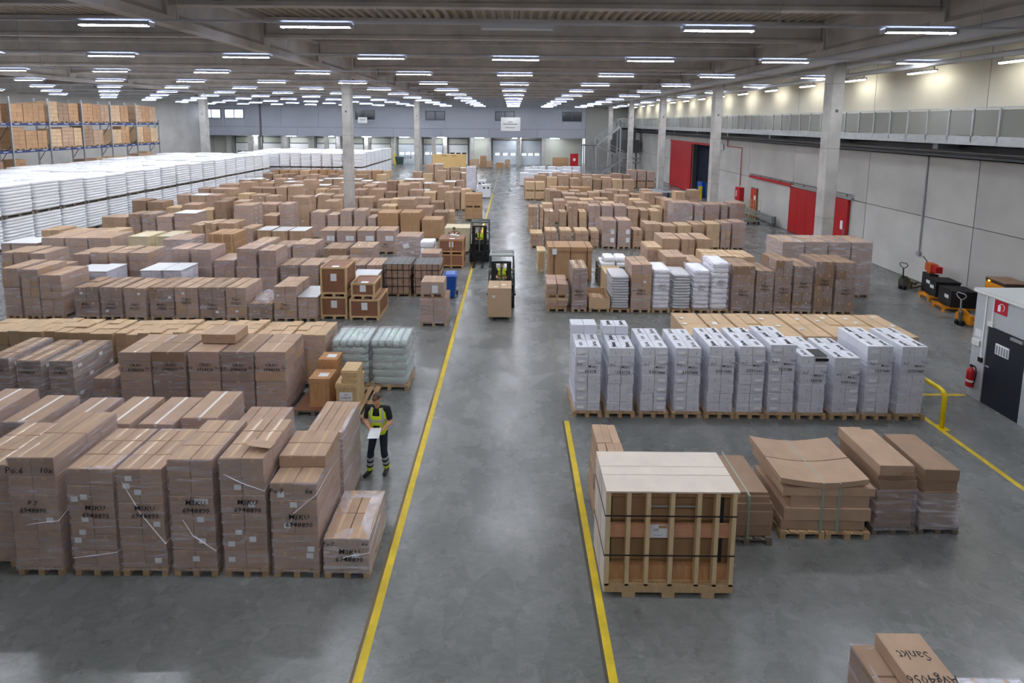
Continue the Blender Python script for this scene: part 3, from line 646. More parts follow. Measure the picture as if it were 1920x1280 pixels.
def green_pallet(x, label):
    root = thing('wrapped_roll_pallet', (x + 0.5, 13.23 + 0.49, 0), 0, label, 'wrapped goods', 'pale green film wrapped rolls')
    pallet(root, 1.04, 1.04, True)
    ch = (1.40 - 0.144) / 6
    for k in range(5):
        o = put('bag_layer', sack_layers(1.0, .98, ch * 1.06, 1, M_GREENB, seed=60 + k % 3), root, (random.uniform(-.012, .012), random.uniform(-.012, .012), 0.144 + k * ch))
    for i in range(5):
        if 'roll' not in SK:
            rs = []; w = .2
            for j in range(9):
                yy = -0.48 + 0.96 * j / 8; s = 0.75 if j in (0, 8) else 1.0
                rs.append([(math.copysign(abs(math.cos(a)) ** .6, math.cos(a)) * w / 2 * 1.04 * s, yy, ch / 2 + math.copysign(abs(math.sin(a)) ** .6, math.sin(a)) * ch / 2 * 1.05 * s + random.uniform(-.006, .006)) for a in [q * math.pi / 6 for q in range(12)]])
            SK['roll'] = MB().rings(rs).mesh('roll', M_GREENB, True)
        put('roll', SK['roll'], root, (-0.39 + i * 0.195 + random.uniform(-.008, .008), random.uniform(-.012, .012), 0.144 + 5 * ch))
    film(root, 1.0, 0.97, 0.12, 1.40, M_FILM, 0.3, amp=0.015)
green_pallet(-4.88, 'pallet of pale green film wrapped rolls, the one behind the wooden crates')
green_pallet(-3.82, 'pallet of pale green film wrapped rolls at the edge of the aisle')
def sack_stack(x, y, w, d, h, label, m=M_SACK, n=7, name='sack_stack', cat='sack stack', group=None, wrap=None, seed=1, text=None, pal=True, z=0.0, detail=False):
    root = thing(name, (x + w / 2, y + d / 2, z), 0, label, cat, group); z0 = 0.144 if pal else 0
    if pal: pallet(root, w, d, detail)
    put('sacks', sack_layers(w - .03, d - .03, h - z0, n, m, seed=seed), root, (0, 0, z0))
    if wrap: film(root, w - .04, d - .03, 0.1, h, wrap, 0.1)
    if text: marks(root, text, 0.12, 0, -d / 2 - 0.01, h * 0.62)
    return root
# ------------------------------------------------------------------ wooden crates
def crate(x, y, w, d, h, label, m=M_CRATE, panel=M_PLYR, t=0.07, z=0.0, feet=True, lid=None, mid=0, paper=True, name='wooden_crate', group=None, rz=0):
    root = thing(name, (x + w / 2, y + d / 2, z), rz, label, 'crate', group)
    z0 = 0.1 if feet else 0.0
    if feet:
        for i in (-1, 0, 1): MB().box(i * (w / 2 - 0.06) - 0.05, i * (w / 2 - 0.06) + 0.05, -d / 2, d / 2, 0, z0).build('skid', m, root)
    e = 0.02
    MB().box(-w / 2 + e, w / 2 - e, -d / 2 + e, d / 2 - e, z0, h - e).build('panel_box', panel, root)
    for sx in (-1, 1):
        for sy in (-1, 1):
            a, b = sx * w / 2, sy * d / 2
            MB().box(min(a, a - sx * t), max(a, a - sx * t), min(b, b - sy * t), max(b, b - sy * t), z0, h).build('post', m, root)
    for zz in (z0, h - t):
        for sy in (-1, 1): b = sy * d / 2; MB().box(-w / 2 + t, w / 2 - t, min(b, b - sy * t * .5), max(b, b - sy * t * .5), zz, zz + t).build('rail', m, root)
        for sx in (-1, 1): a = sx * w / 2; MB().box(min(a, a - sx * t * .5), max(a, a - sx * t * .5), -d / 2 + t, d / 2 - t, zz, zz + t).build('rail', m, root)
    for k in range(mid):
        xx = -w / 2 + w * (k + 1) / (mid + 1); MB().box(xx - t / 2, xx + t / 2, -d / 2, -d / 2 + t * .5, z0 + t, h - t).build('batten', m, root)
    if lid:
        nb = max(2, round(w / 0.13)); bw = w / nb
        for k in range(nb): MB().box(-w / 2 + k * bw + .003, -w / 2 + (k + 1) * bw - .003, -d / 2, d / 2, h, h + 0.02).build('lid_board', lid, root)
    if paper:
        put('paper_label', LBLB, root, (0, -d / 2 + e - 0.001, z0 + (h - z0) * .62)); put('paper_label', MB().box(-0.13, 0.13, -0.09, 0.09, 0, 0.003).mesh('paper_label', M_PAPER), root, (0.03, -d / 2 + 0.2, h + (0.021 if lid else -e + 0.001)))
    return root
def plank_crate(x, y, w, d, h, label, m=M_CRATEO, z=0.0, paper=None, group=None):
    """crate of upright planks with a rim, standing on two skids"""
    root = thing('plank_crate', (x + w / 2, y + d / 2, z), 0, label, 'crate', group); n = max(3, round(w / 0.1)); bw = w / n
    pm_ = MB().box(-bw / 2 + .002, bw / 2 - .002, 0, 0.02, 0.0, h - 0.06).mesh('plank', m)
    for k in range(n): put('plank', pm_, root, (-w / 2 + bw * (k + .5), -d / 2, 0.03))
    nd = max(3, round(d / 0.12)); bd = d / nd; pd_ = MB().box(0, 0.02, -bd / 2 + .002, bd / 2 - .002, 0, h - 0.06).mesh('plank', m)
    for k in range(nd):
        put('plank', pd_, root, (w / 2 - 0.02, -d / 2 + bd * (k + .5), 0.03)); put('plank', pd_, root, (-w / 2, -d / 2 + bd * (k + .5), 0.03))
    MB().box(-w / 2 + .02, w / 2 - .02, -d / 2 + .02, d / 2, 0.03, h - .06).build('core', m, root)
    for a, b in ((0.0, 0.09), (h - 0.12, h - 0.03)):
        MB().box(-w / 2 - .015, w / 2 + .015, -d / 2 - .018, -d / 2, a, b).build('rim_board', m, root); MB().box(w / 2, w / 2 + .018, -d / 2, d / 2, a, b).build('rim_board', m, root)
    nb = max(2, round(d / 0.14)); bb = d / nb
    for k in range(nb): MB().box(-w / 2 - .02, w / 2 + .02, -d / 2 + k * bb + .002, -d / 2 + (k + 1) * bb - .002, h - 0.03, h).build('lid_board', m, root)
    if paper == 'top': put('paper_label', MB().box(-0.12, 0.12, -0.09, 0.09, 0, 0.003).mesh('paper_label', M_PAPER), root, (0.04, -d / 2 + 0.22, h))
    if paper == 'front':
        put('paper_label', MB().box(-0.16, 0.16, -0.003, 0, -0.11, 0.11).mesh('paper_label', M_PAPER), root, (0, -d / 2 - 0.02, h * .55)); marks(root, ['TO', '6948558'], 0.07, 0.0, -d / 2 - 0.022, h * .57)
    return root
sheet = tag(thing('sheeted_pallet', (-4.93, 12.55, 0)), 'low pallet with a brown sheet carrying the orange plank crates', 'pallet'); pallet(sheet, 0.95, 1.2, True, M_WOODG); MB().box(-0.47, 0.47, -0.6, 0.6, 0.144, 0.152).build('sheet', M_PLYR, sheet)
plank_crate(-5.06, 12.12, 0.50, 0.52, 0.74, 'orange plank crate with a paper on its lid, in front of its taller twin', z=0.153, paper='top')
plank_crate(-5.02, 12.68, 0.46, 0.44, 0.98, 'taller orange plank crate behind the one with boards, by the green rolls', z=0.153, paper='top')
p2 = tag(thing('long_pallet', (-3.98, 12.43, 0)), 'long low pallet poking out beside the worker, carrying two rough crates', 'pallet'); pallet(p2, 0.9, 1.46, True)
plank_crate(-4.33, 11.95, 0.50, 0.66, 0.72, 'rough pine crate with a big address paper on its front', M_CRATE, z=0.145, paper='front')
plank_crate(-4.20, 12.02, 0.36, 0.48, 0.30, 'small rough crate lying on top of the pine crate with paper', M_CRATE, z=0.868, paper=None)
# crates at the end of the fourth row
crate(-7.08, 18.2, 1.0, 1.15, 0.86, 'lower brown framed crate under the tall framed crate', z=0.0); crate(-7.06, 18.2, 0.98, 1.1, 1.12, 'tall pine framed crate with brown panels stacked on another crate', z=0.862)
crate(-5.98, 18.1, 1.12, 1.3, 0.80, 'wide framed crate at floor level under the small crate', z=0.0, mid=0); crate(-5.92, 18.15, 0.88, 1.0, 0.60, 'small pine framed crate stacked on the wide framed crate', z=0.802)
# ------------------------------------------------------------------ generic rows measured in the photograph
ROWTXT = {'L4': 'fourth left row', 'L4b': 'strip behind left row four', 'L5': 'fifth left row', 'L6': 'sixth left row', 'L7': 'seventh left row', 'L8': 'eighth left row',
          'R3': 'right sack row', 'R3b': 'strip behind the sack row', 'R3c': 'rear strip behind the sack row', 'R4': 'right paper bale row', 'R5': 'row behind the paper bales'}
DESC = {'wrap': 'film wrapped brown carton stack', 'mark': 'brown carton stack with black handwriting', 'bagtop': 'low carton stack under a crumpled plastic bag', 'silvertop': 'silver sheeted carton stack', 'white': 'stack covered by white sheets',
        'wine2': 'two-tier rosy carton stack', 'wine': 'rosy brown carton stack', 'whitelow': 'low white topped stack', 'long': 'joined long carton with film front', 'lcrate': 'light wooden crate', 'film': 'bulging film wrapped load', 'strap': 'strapped ochre board pile',
        'plain': 'plain brown carton stack', 'strap2': 'carton pair with cream straps', 'lab2': 'carton load with two white papers', 'filmbox': 'shiny film wrapped box with a tilted paper', 'white2': 'white topped carton stack', 'tall': 'tall carton block with a pale top', 'wrap2': 'two-tier wrapped carton stack',
        'tanbig': 'pair of big tan cartons', 'pap2': 'double pallet of bundled paper', 'tallw': 'tall narrow wrapped carton stack', 'lowopen': 'low open carton tray', 'greybag': 'grey film wrapped rounded stack', 'sackw': 'white sack stack with blue marks',
        'dark': 'tall dark brown carton stack', 'pap': 'bundled paper bale stack', 'filmrow': 'two-tier carton load under loose film', 'big2': 'pair of big labelled cartons', 'palbox': 'small carton stack on raised pallet', 'two': 'two-tier small carton stack'}
def paper_bale(x, y, w, d, h, label, group):
    n = max(3, round(h / 0.13))
    return load(x, y, w, d, h, label, 'paper_stack', 'paper stack', group, M_CARDW, 2, 2, n, wrap=None, tape=None, jit=0.02, top_m=M_CARDT)
KNAME = {'wrap': 'wrapped_carton_stack', 'mark': 'marked_carton_stack', 'wine': 'rosy_carton_stack', 'wine2': 'rosy_carton_stack', 'dark': 'dark_carton_stack', 'wrap2': 'two_tier_carton_stack', 'two': 'two_tier_carton_stack', 'white': 'sheet_covered_stack', 'white2': 'sheet_covered_stack', 'silvertop': 'sheet_covered_stack', 'whitelow': 'sheet_covered_stack', 'tanbig': 'big_carton_pair', 'big2': 'big_carton_pair', 'lab2': 'labelled_carton_load', 'strap2': 'strapped_carton_pair', 'film': 'film_wrapped_load', 'filmbox': 'film_wrapped_load', 'filmrow': 'film_wrapped_load', 'long': 'long_carton_load', 'tall': 'tall_carton_block', 'strap': 'strapped_pile', 'lowopen': 'open_carton_tray'}
def style(x, y, w, d, h, s, label, group, far=False):
    kw = dict(group=group, name=KNAME.get(s, 'carton_stack'))
    fm = None if far else M_FILM
    if s in ('wrap', 'plain', 'mark', 'two', 'wine', 'dark', 'tallw', 'palbox'):
        m = {'wine': M_CARDW, 'dark': M_CARDD, 'plain': random.choice((M_CARD, M_CARDT, M_CARD)), 'palbox': M_CARDT}.get(s, random.choice((M_CARD, M_CARD, M_CARDD)))
        r = load(x, y, w, d, h, label, m=m, nx=1 if w < 0.55 else 2, ny=2, lay=random.choice((0.32, 0.38, 0.45)) if not far else 0.5, wrap=fm if s in ('wrap', 'mark', 'wine', 'dark', 'tallw') else None, uneven=0.03 if s in ('mark', 'plain') else 0, jit=0.014, tape=M_TAPE if not far else None, labels=1 if s in ('mark', 'two') else 0, **kw)
        if s in ('mark', 'dark', 'tallw') and not far:
            marks(r, [random.choice(('TSKU', 'MSKU', 'HLXU')), random.choice(('301271', '584271', '294751'))], 0.13, 0, -d / 2 - 0.018, h * random.choice((.45, .62)), wob=.15)
        return r
    if s == 'bagtop':
        r = load(x, y, w, d, h, label, nx=2, ny=2, nz=2, m=M_CARDD, **kw)
        K = 14; rs = []
        for q, z in ((1, 0), (0.9, 0.12), (0.55, 0.22), (0.15, 0.3)): rs.append([(math.cos(a * 2 * math.pi / K) * w * .48 * q * random.uniform(.85, 1.05), math.sin(a * 2 * math.pi / K) * d * .45 * q * random.uniform(.85, 1.05), h + z + random.uniform(-.02, .02) * (z > 0)) for a in range(K)])
        MB().rings(rs).build('plastic_bag', M_FILMH, r); return r
    if s in ('silvertop', 'white', 'white2', 'whitelow'):
        r = load(x, y, w, d, h - .01, label, nx=2, ny=2, m=M_CARD if s != 'white' else M_WBOX, lay=.4, wrap=fm, tape=None, **kw)
        MB().box(-w / 2 - .01, w / 2 + .01, -d / 2 - .01, d / 2 + .01, h - .004, h + .006).build('cover_sheet', M_SILV if s == 'silvertop' else M_PAPER, r); return r
    if s in ('wine2', 'wrap2'):
        m = M_CARDW if s == 'wine2' else M_CARD; hb = h * .60
        r = load(x, y, w, d, hb, label, m=m, nx=2, ny=2, lay=.42, wrap=fm, **kw); cw = w * .9
        for i in range(2):
            for j in range(2): put('carton', carton_mesh(cw / 2 - .01, d * .45, h - hb - .01, m), r, (-cw / 4 + i * cw / 2, -d * .23 + j * d * .46, hb + .004), random.uniform(-.02, .02))
        if fm:
            f2 = film(r, cw, d * .92, 0, h - hb, fm, .05); f2.location.z = hb
        return r
    if s == 'long':
        return load(x, y, w - .01, d + .3, h, label, nx=1, ny=1, nz=3, m=M_CARD, wrap=M_FILM, tape=None, **kw)
    if s == 'lcrate': return crate(x, y, w - .03, d, h, label, M_CRATEL, M_CRATEL, group=group)
    if s == 'film': return load(x, y, w, d, h, label, m=M_CARDW, nx=2, ny=2, lay=.4, wrap=M_FILMH, lip=.22, **kw)
    if s == 'strap':
        r = load(x, y, w, d, h, label, cat='board pile', m=M_CARDO, nx=1, ny=1, nz=8, wrap=None, tape=None, jit=.006, **kw)
        for xx in (-.3, 0.08, .42): MB().box(xx * w - .015, xx * w + .015, -d / 2 - .012, d / 2 + .012, 0.12, h + .008).build('strap', M_STRAP, r)
        return r
    if s == 'strap2':
        r = load(x, y, w, d, h, label, nx=1, ny=1, nz=2, m=M_CARD, wrap=None, tape=None, **kw)
        for xx in (-.28, .28): MB().box(xx * w - .012, xx * w + .012, -d / 2 - .012, d / 2 + .012, 0.12, h + .008).build('strap', M_STRAP, r)
        MB().box(-w / 2, w / 2, -d / 2, d / 2, h, h + .004).build('cover_sheet', M_SILV, r); return r
    if s == 'lab2':
        r = load(x, y, w, d, h, label, nx=1, ny=1, nz=1, m=M_CARDD, wrap=M_FILM, tape=None, top_m=M_CARD, **kw)
        for xx in (0.1, .32): put('paper_label', LBLB, r, (xx * w, -d / 2 - .02, h * .68))
        marks(r, ['YMLU', '301271'], 0.13, 0, -d / 2 - .02, h * .40, wob=.15)
        nb = 6
        for k in range(nb): MB().box(-w / 2 + k * w / nb + .004, -w / 2 + (k + 1) * w / nb - .004, -d / 2, d / 2, h, h + .018).build('lid_board', M_CARD, r)
        return r
    if s == 'filmbox':
        r = load(x, y, w, d, h, label, nx=1, ny=1, nz=1, m=M_CARDW, wrap=M_FILMH, tape=None, **kw); p = put('paper_label', MB().box(-.16, .16, -.003, 0, -.12, .12).mesh('paper_label', M_PAPER), r, (-.1, -d / 2 - .03, h * .62)); p.rotation_euler.y = R(-14); return r
    if s == 'tall':
        r = load(x, y, w, d, h, label, nx=2, ny=3, nz=7, m=M_CARD, wrap=M_FILM, **kw)
        for a in range(2):
            for b in range(5): put('paper_label', LBL, r, (w / 2 + .02, -.3 + a * .5, h - .2 - b * .3), R(90))
        return r
    if s in ('tanbig', 'big2'):
        r = load(x + .02, y, w - .04, d + .1, h, label, nx=1, ny=1, nz=2, m=M_CARDO if s == 'tanbig' else M_CARD, wrap=None if s == 'tanbig' else fm, tape=M_TAPE, **kw)
        if s == 'big2': put('paper_label', LBLB, r, (.2, -d / 2 - .07, h * .6)); put('paper_label', LBLB, r, (.2, -d / 2 - .07, h * .3))
        return r
    if s in ('pap', 'pap2'):
        if s == 'pap': return paper_bale(x, y, w, d, h, label, group)
        r = paper_bale(x, y, w, d, h * .5, label, group)
        q = thing('paper_stack', (x + w / 2, y + d / 2, h * .5 + .005), 0, 'upper pallet of bundled paper standing on the double paper pallet', 'paper stack', group); pallet(q, w, d, True)
        n = 4; ch = (h * .5 - .144) / n; me = carton_mesh(w / 2 - .01, d / 2 - .01, ch - .004, M_CARDW, None)
        for k in range(n):
            for i in (-1, 1):
                for j in (-1, 1): put('bundle', me, q, (i * w / 4 + random.uniform(-.02, .02), j * d / 4, .145 + k * ch))
        return r
    if s == 'lowopen':
        r = load(x, y, w, d, h * .6, label, cat='carton', m=M_CARD, nx=2, ny=2, nz=1, wrap=None, **kw)
        for a in ((-w / 2, -w / 2 + .01, -d / 2, d / 2), (w / 2 - .01, w / 2, -d / 2, d / 2), (-w / 2, w / 2, -d / 2, -d / 2 + .01), (-w / 2, w / 2, d / 2 - .01, d / 2)): MB().box(*a, .15, h).build('tray_wall', M_CARDT, r)
        put('carton', carton_mesh(.4, .5, .16, M_CARDO), r, (-.15, -.1, h * .6)); return r
    if s == 'greybag':
        r = sack_stack(x, y, w, d, h, label, M_SACKG, 12, 'wrapped_round_stack', 'wrapped goods', group, None, seed=5, text=None); return r
    if s == 'sackw':
        return sack_stack(x, y, w, d, h, label, M_SACK, 9, group=group, seed=random.choice((2, 3)), text=['XDC', 'TSXLU'], wrap=M_FILM)
    if s == 'filmrow':
        r = load(x, y, w - .01, d, h, label, nx=2, ny=2, nz=2, m=M_CARD, wrap=M_FILMH, lip=.45, **kw); return r
    raise KeyError(s)
for rn in ('L4', 'L4b', 'L5', 'L6', 'L7', 'L8', 'R3', 'R3b', 'R3c', 'R4', 'R5'):
    d, L = ROWS[rn]; left = rn[0] == 'L'
    order = sorted(L, key=lambda e: -e[0] if left else e[0])
    for i, (x, y, w, h, s) in enumerate(order):
        if s == 'filmrow': y, h = 21.15, 2.42
        if rn == 'R3b': y = 20.95 if s != 'pap' else 22.25
        lab = '%s, %s from the aisle, %s' % (DESC[s], ORD[i], ROWTXT[rn])
        if s == 'silvertop' and y < 18: w = .74
        style(x + .01, y, w - .02, d, h, s, lab, 'pallet loads in the ' + ROWTXT[rn])
# wire bound bales beside the aisle
def mesh_bale(x, label):
    w, d, h = 1.12, 1.1, 1.40
    r = load(x, 20.7, w, d, h, label, 'wire_bound_bale', 'bale', 'wire bound bales', M_CARDW, 3, 2, 9, wrap=None, tape=None, jit=.02)
    for k in range(5): xx = -w / 2 + .08 + k * (w - .16) / 4; MB().box(xx - .008, xx + .008, -d / 2 - .022, d / 2 + .022, .1, h + .012).build('wire', M_BLACK, r)
    for z in (0.45, .8, 1.15): MB().box(-w / 2 - .02, w / 2 + .02, -d / 2 - .022, d / 2 + .022, z, z + .014).build('wire', M_BLACK, r)
    MB().box(-w / 2, w / 2, -d / 2, d / 2, h + .001, h + .008).build('cover_net', mat('dark_net', (112, 112, 112), .7), r)
mesh_bale(-5.33, 'wire bound carton bale with a dark net top, beside the fifth row'); mesh_bale(-4.10, 'wire bound carton bale with a dark net top, nearest the blue bin')
r = load(-4.05, 19.9, .85, .9, 1.5, 'white topped carton block behind the wheelie bin stack', nx=1, ny=1, nz=2, m=M_CARD, tape=None); r.location.y = 22.6
load(-3.30, 17.62, 1.02, .95, 1.05, 'film wrapped lower load of the lone two-tier pallet beside the aisle', nx=2, ny=2, nz=3, m=M_CARDW, detail=True)
r = load(-3.26, 17.66, .86, .8, .56, 'film wrapped upper load of the lone two-tier pallet beside the aisle', nx=1, ny=1, nz=1, m=M_CARD, z=1.075); put('paper_label', LBLB, r, (0.1, -.42, .3))
# orange crates with the second worker behind
crate(-3.66, 24.95, 1.26, 1.1, .72, 'lower orange brown crate beside the aisle forklift', M_CRATEO, M_PLYR, mid=1, paper=False, group='two stacked orange crates'); crate(-3.66, 24.95, 1.26, 1.1, .74, 'upper orange brown crate with papers on top beside the forklift', M_CRATEO, M_PLYR, z=.722, mid=1, lid=M_PLYR, group='two stacked orange crates')
crate(-3.75, 27.9, 1.5, 1.2, 1.45, 'big light plywood crate behind the second worker', M_CRATEL, M_CRATEL, paper=False)
s_ = sack_stack(-4.75, 25.6, .8, .8, 1.2, 'small pallet of white bags beside the orange crates', n=3, seed=4)
# big tan carton with straps and small crate, right of the aisle
r = load(1.72, 23.0, 2.05, 1.2, 1.62, 'huge tan strapped carton with paper label beside the right aisle edge', 'strapped_carton', 'carton', nx=1, ny=1, nz=1, m=M_CARDO, wrap=None, tape=None)
MB().box(-1.04, 1.04, -.62, .62, 1.44, 1.63).build('carton_lid', M_CARDO, r)
for xx in (-.76, .0, .78): MB().box(xx - .012, xx + .012, -.635, .635, .1, 1.64).build('strap', M_STRAPD, r)
put('paper_label', LBLB, r, (-.74, -.64, 1.42))
crate(1.28, 24.3, .40, 1.0, 1.1, 'narrow light crate squeezed left of the huge tan carton', M_CRATEL, M_CRATE, paper=False, mid=0)
crate(4.0, 20.8, .75, 1.2, 1.05, 'slatted light crate behind the grey wrapped stack', M_CRATEL, M_CRATE, paper=False, mid=3)
def loose_sack(x, y, z, w, d, h, label, group, rz=0):
    key = ('ls', w, d, h)
    if key not in SK: SK[key] = sack_layers(w, d, h, 1, M_SACK, seed=int(w * 97 + d * 31))
    o = put('white_sack', SK[key], None, (x, y, z), rz); tag(o, label, 'sack', group)
pl = tag(thing('flat_pallet', (4.75, 22.9, 0)), 'raised pallet stack carrying the loose white sacks', 'pallet')
for k in range(6): pallet(pl, 1.5, 1.1, False, M_WOODG, k * .146)
G_ = 'loose white sacks on the raised pallets'
for i, (x, y, z, w, d, h) in enumerate(((4.4, 22.6, .88, .66, .5, .2), (5.1, 22.6, .88, .66, .5, .2), (4.4, 23.15, .88, .66, .5, .2), (5.1, 23.15, .88, .66, .5, .2), (4.45, 22.75, 1.09, .5, .75, .24), (4.98, 22.75, 1.09, .5, .75, .24))):
    loose_sack(x, y, z, w, d, h, ('flat white sack in the lower layer, %s, beside the huge tan carton' if i < 4 else 'plump white sack on top, %s one, beside the huge tan carton') % (('front left', 'front right', 'rear left', 'rear right')[i] if i < 4 else ('left', 'right')[i - 4]), G_)
# ------------------------------------------------------------------ white cartons on the right, in a row
WR = [(1.60, 1.82), (2.43, 1.81), (3.27, 1.82), (4.10, 1.82), (4.94, 1.86), (5.70, 1.88), (6.46, 1.93), (7.24, 1.64), (8.08, 1.60), (8.88, 1.91), (9.72, 1.91)]
wl_ = ['33378', '333758', '3337888', '3337888', '3337882', '3337888', '333788', '33378', '3337885', '3337885', '3337885']
PRN = MB().box(-.09, .09, -.002, 0, -.035, .035).mesh('printed_label', mat('pale_print', (244, 245, 250), .5))
PRT = MB().box(-.04, .04, -.09, .09, 0, .002).mesh('printed_label', M_INK2)
BAR = MB().box(-.006, .006, -.002, 0, -.032, .032).mesh('printed_mark', M_INK2)
jm = text_mesh('Jana', .17, M_INK, 0, 0, .004)
for i, (x, h) in enumerate(WR):
    nz = 6 if h < 1.7 else 7; w, d = .68, 1.22
    nth = ('at the aisle end', 'second from the aisle', 'third from the aisle', 'fourth from the aisle', 'fifth from the aisle', 'in the middle', 'fifth from the yellow barrier', 'with an open black-edged top box', 'third from the yellow barrier, lowest', 'second from the yellow barrier', 'beside the yellow barrier')[i]
    r = load(x, 12.05, w, d, h, 'stack of white cartons, %s of the white row' % nth, 'white_carton_stack', 'carton stack', 'row of white carton stacks', M_WBOX, 2, 3, nz, tape=None, wrap=None, detail=True, over=.1, jit=.01)
    ch = (h - .144) / nz
    for k in range(nz):
        for a in (-.17, .17):
            if (k * 3 + i + (a > 0)) % 3 == 0: put('printed_label', PRN, r, (a, -d / 2 - .016, .144 + (k + .5) * ch))
            else: put('printed_mark', BAR, r, (a + .02, -d / 2 - .016, .144 + (k + .5) * ch))
    for j in range(3):
        for a in (-.17, .17):
            if (j + i + (a > 0)) % 3: put('lettering', jm, r, (a + .05, -d / 2 + d / 3 * (j + .5), h + .004), R(90))
            else: put('printed_label', PRT, r, (a, -d / 2 + d / 3 * (j + .5), h + .002))
    marks(r, ['MSKU'], .09, .12, -d / 2 - .018, h - .52, wob=.15); marks(r, [wl_[i]], .115, .05, -d / 2 - .018, h - .66, wob=.14); marks(r, ['P.2'], .09, -.22, -d / 2 - .018, h - .46, wob=.15); marks(r, ['13x'], .07, .26, -d / 2 - .018, h - .42, wob=.15)
    film(r, w, d, .12, h - ch, M_FILML, 0)
    if i < 2:
        for a in (-.17, .17): put('carton', carton_mesh(.33, .4, ch - .004, M_WBOX, None), r, (a, d / 2 - .2 + (.0 if i else .0), h + .004)); put('lettering', jm, r, (a + .05, d / 2 - .2, h + ch + .004), R(90))
    if i == 7: MB().box(.01, .33, -.6, -.2, h + .002, h + .01).box(.02, .34, -.625, -.612, h - .12, h - .05).build('open_box_insert', M_BLACK, r)
# tan cartons behind the white row
for i in range(8):
    x = 5.05 + i * .82
    r = load(x, 13.75, .80, 1.75, 1.40, 'low tan carton stack, %s from the left, behind the white row' % ORD[i], m=M_CARDT, nx=2 if i % 3 else 1, ny=2, nz=3, tape=None, wrap=None, group='tan carton stacks behind the white row', uneven=.03)
    for q in range(2): put('paper_label', LBLT, r, (random.uniform(-.25, .25), random.uniform(-.7, .6), 1.435))
# ================================================================== RIGHT FOREGROUND
# slatted export crate in three sections
cr = thing('slatted_crate', (2.5, 7.15, 0), 0, 'large export crate with pale plywood top and open vertical slats', 'crate')
W2 = 1.0; D2 = 0.92; Z0, Z1 = 0.2, 1.80
for i in (-0.62, 0.0, 0.62): MB().box(i - .1, i + .1, 0, D2, 0, .09).build('skid', M_CRATE, cr)
MB().box(-W2, W2, 0.0, D2, .09, .2).build('base_frame', M_CRATE, cr)
MB().box(-W2, W2, .0, .03, .2, .235).build('sill_board', M_CRATE, cr)
MB().box(-W2 + .04, W2 - .04, .16, D2 - .03, .2, Z1 - .03).build('packed_goods', M_PLYD, cr)
MB().box(-W2 + .05, W2 - .05, .06, .15, .2, .22).build('floor_board', M_CRATE, cr)
MB().box(-W2 + .04, W2 - .04, .1, .16, .20, .46).build('bottom_board', M_CRATEO, cr)
MB().box(-W2 + .04, W2 - .04, .09, .13, .95, 1.17).build('cross_board', mat('pink_pine', (206, 152, 118), .7, namp=.1, nscale=4, stretch=(1, 6, 6)), cr)
MB().box(-W2 + .04, W2 - .04, .09, .13, Z1 - .16, Z1 - .03).build('cross_board', M_CRATEO, cr)
for xx in (-W2 + .06, W2 - .2): MB().box(xx, xx + .05, .13, .165, .5, Z1 - .2).build('dark_edge', M_BLACK, cr)
for xx in (-.97, -.66, -.36, 0.01, .42, .70, .96): MB().box(xx - .032, xx + .032, 0.0, .09, .2, Z1 - .02).build('slat', mat('pale_pine', (226, 200, 156), .7, var=.04, namp=.08, nscale=4, stretch=(6, 6, 1)), cr)
for a, b in ((0, .345), (.375, .545), (.575, D2)): MB().box(-W2 - .02, W2 + .02, a - .02, b, Z1 - .02, Z1 + .005).build('top_sheet', M_PLY, cr)
for a, b in ((0, .345), (.375, .545), (.575, D2)): MB().box(-W2 - .02, -W2, a, b, .1, Z1 - .02).build('side_sheet', M_PLY, cr); MB().box(W2, W2 + .02, a + .1, b, .1, Z1 - .02).build('side_sheet', M_CRATE, cr)
for z in (.72, 1.38): MB().box(-W2 - .025, W2, -.012, -.004, z, z + .018).box(-W2 - .028, -W2 - .02, -.01, D2, z, z + .018).build('steel_band', M_BLACK, cr)
MB().cyl((-.36, .1, 1.47), (.42, .1, 1.47), .013, 8).build('rod', M_GALV, cr)
p = MB().box(-.14, .14, -.004, 0, -.11, .11).build('paper_label', M_PAPER, cr, False, (-.17, .088, 1.06)); MB().box(.0, .13, -.006, -.004, .05, .1).build('label_print', M_CARDO, p); put('lettering', text_mesh('SFJ', .07, M_INK, 0, .1), p, (-.04, -.006, 0.0), rot=(R(90), 0, 0)); put('lettering', text_mesh('31 87 10', .035, M_INK), p, (0.0, -.006, -.08), rot=(R(90), 0, 0))
# scrap cartons behind the crate at its left
load(1.58, 8.3, .5, 1.2, 1.42, 'bundle of folded carton edges peeking out left behind the slatted crate', 'folded_carton_bundle', 'carton bundle', nx=3, ny=2, nz=4, tape=None, wrap=None, jit=.03, m=M_CARD)
# flat pack carton bundles with straps
def flat_bundle(x, y, w, d, layers, label, wood=M_WOODG, straps=(-.1, .2), npal=1, m=M_CARDD):
    root = thing('flat_carton_bundle', (x + w / 2, y + d / 2, 0), 0, label, 'carton bundle')
    for k in range(npal): p = pallet(root, w / npal * .98, d, True, wood); p.location.x = (k - (npal - 1) / 2) * w / npal
    z = .146
    for (h, dx, ww, dd) in layers:
        put('folded_carton', carton_mesh(w * ww * .97, d * dd * .97, h - .004, m, None), root, (dx + random.uniform(-.025, .025), random.uniform(-.03, .03), z), random.uniform(-.02, .02)); z += h
    for s in straps: MB().box(s * w - .012, s * w + .012, -d * .52, d * .52, .146, z + .006).build('strap', M_STRAPG, root)
    return root, z
flat_bundle(3.72, 8.15, .92, 1.15, [(.22, 0, .98, .98), (.27, .0, 1.0, 1.0), (.14, 0, 1.02, 1.0), (.12, -.05, .95, .96), (.06, -.05, .9, .9)], 'flat carton bundle on a dark pallet half behind the slatted crate', straps=(.0,))
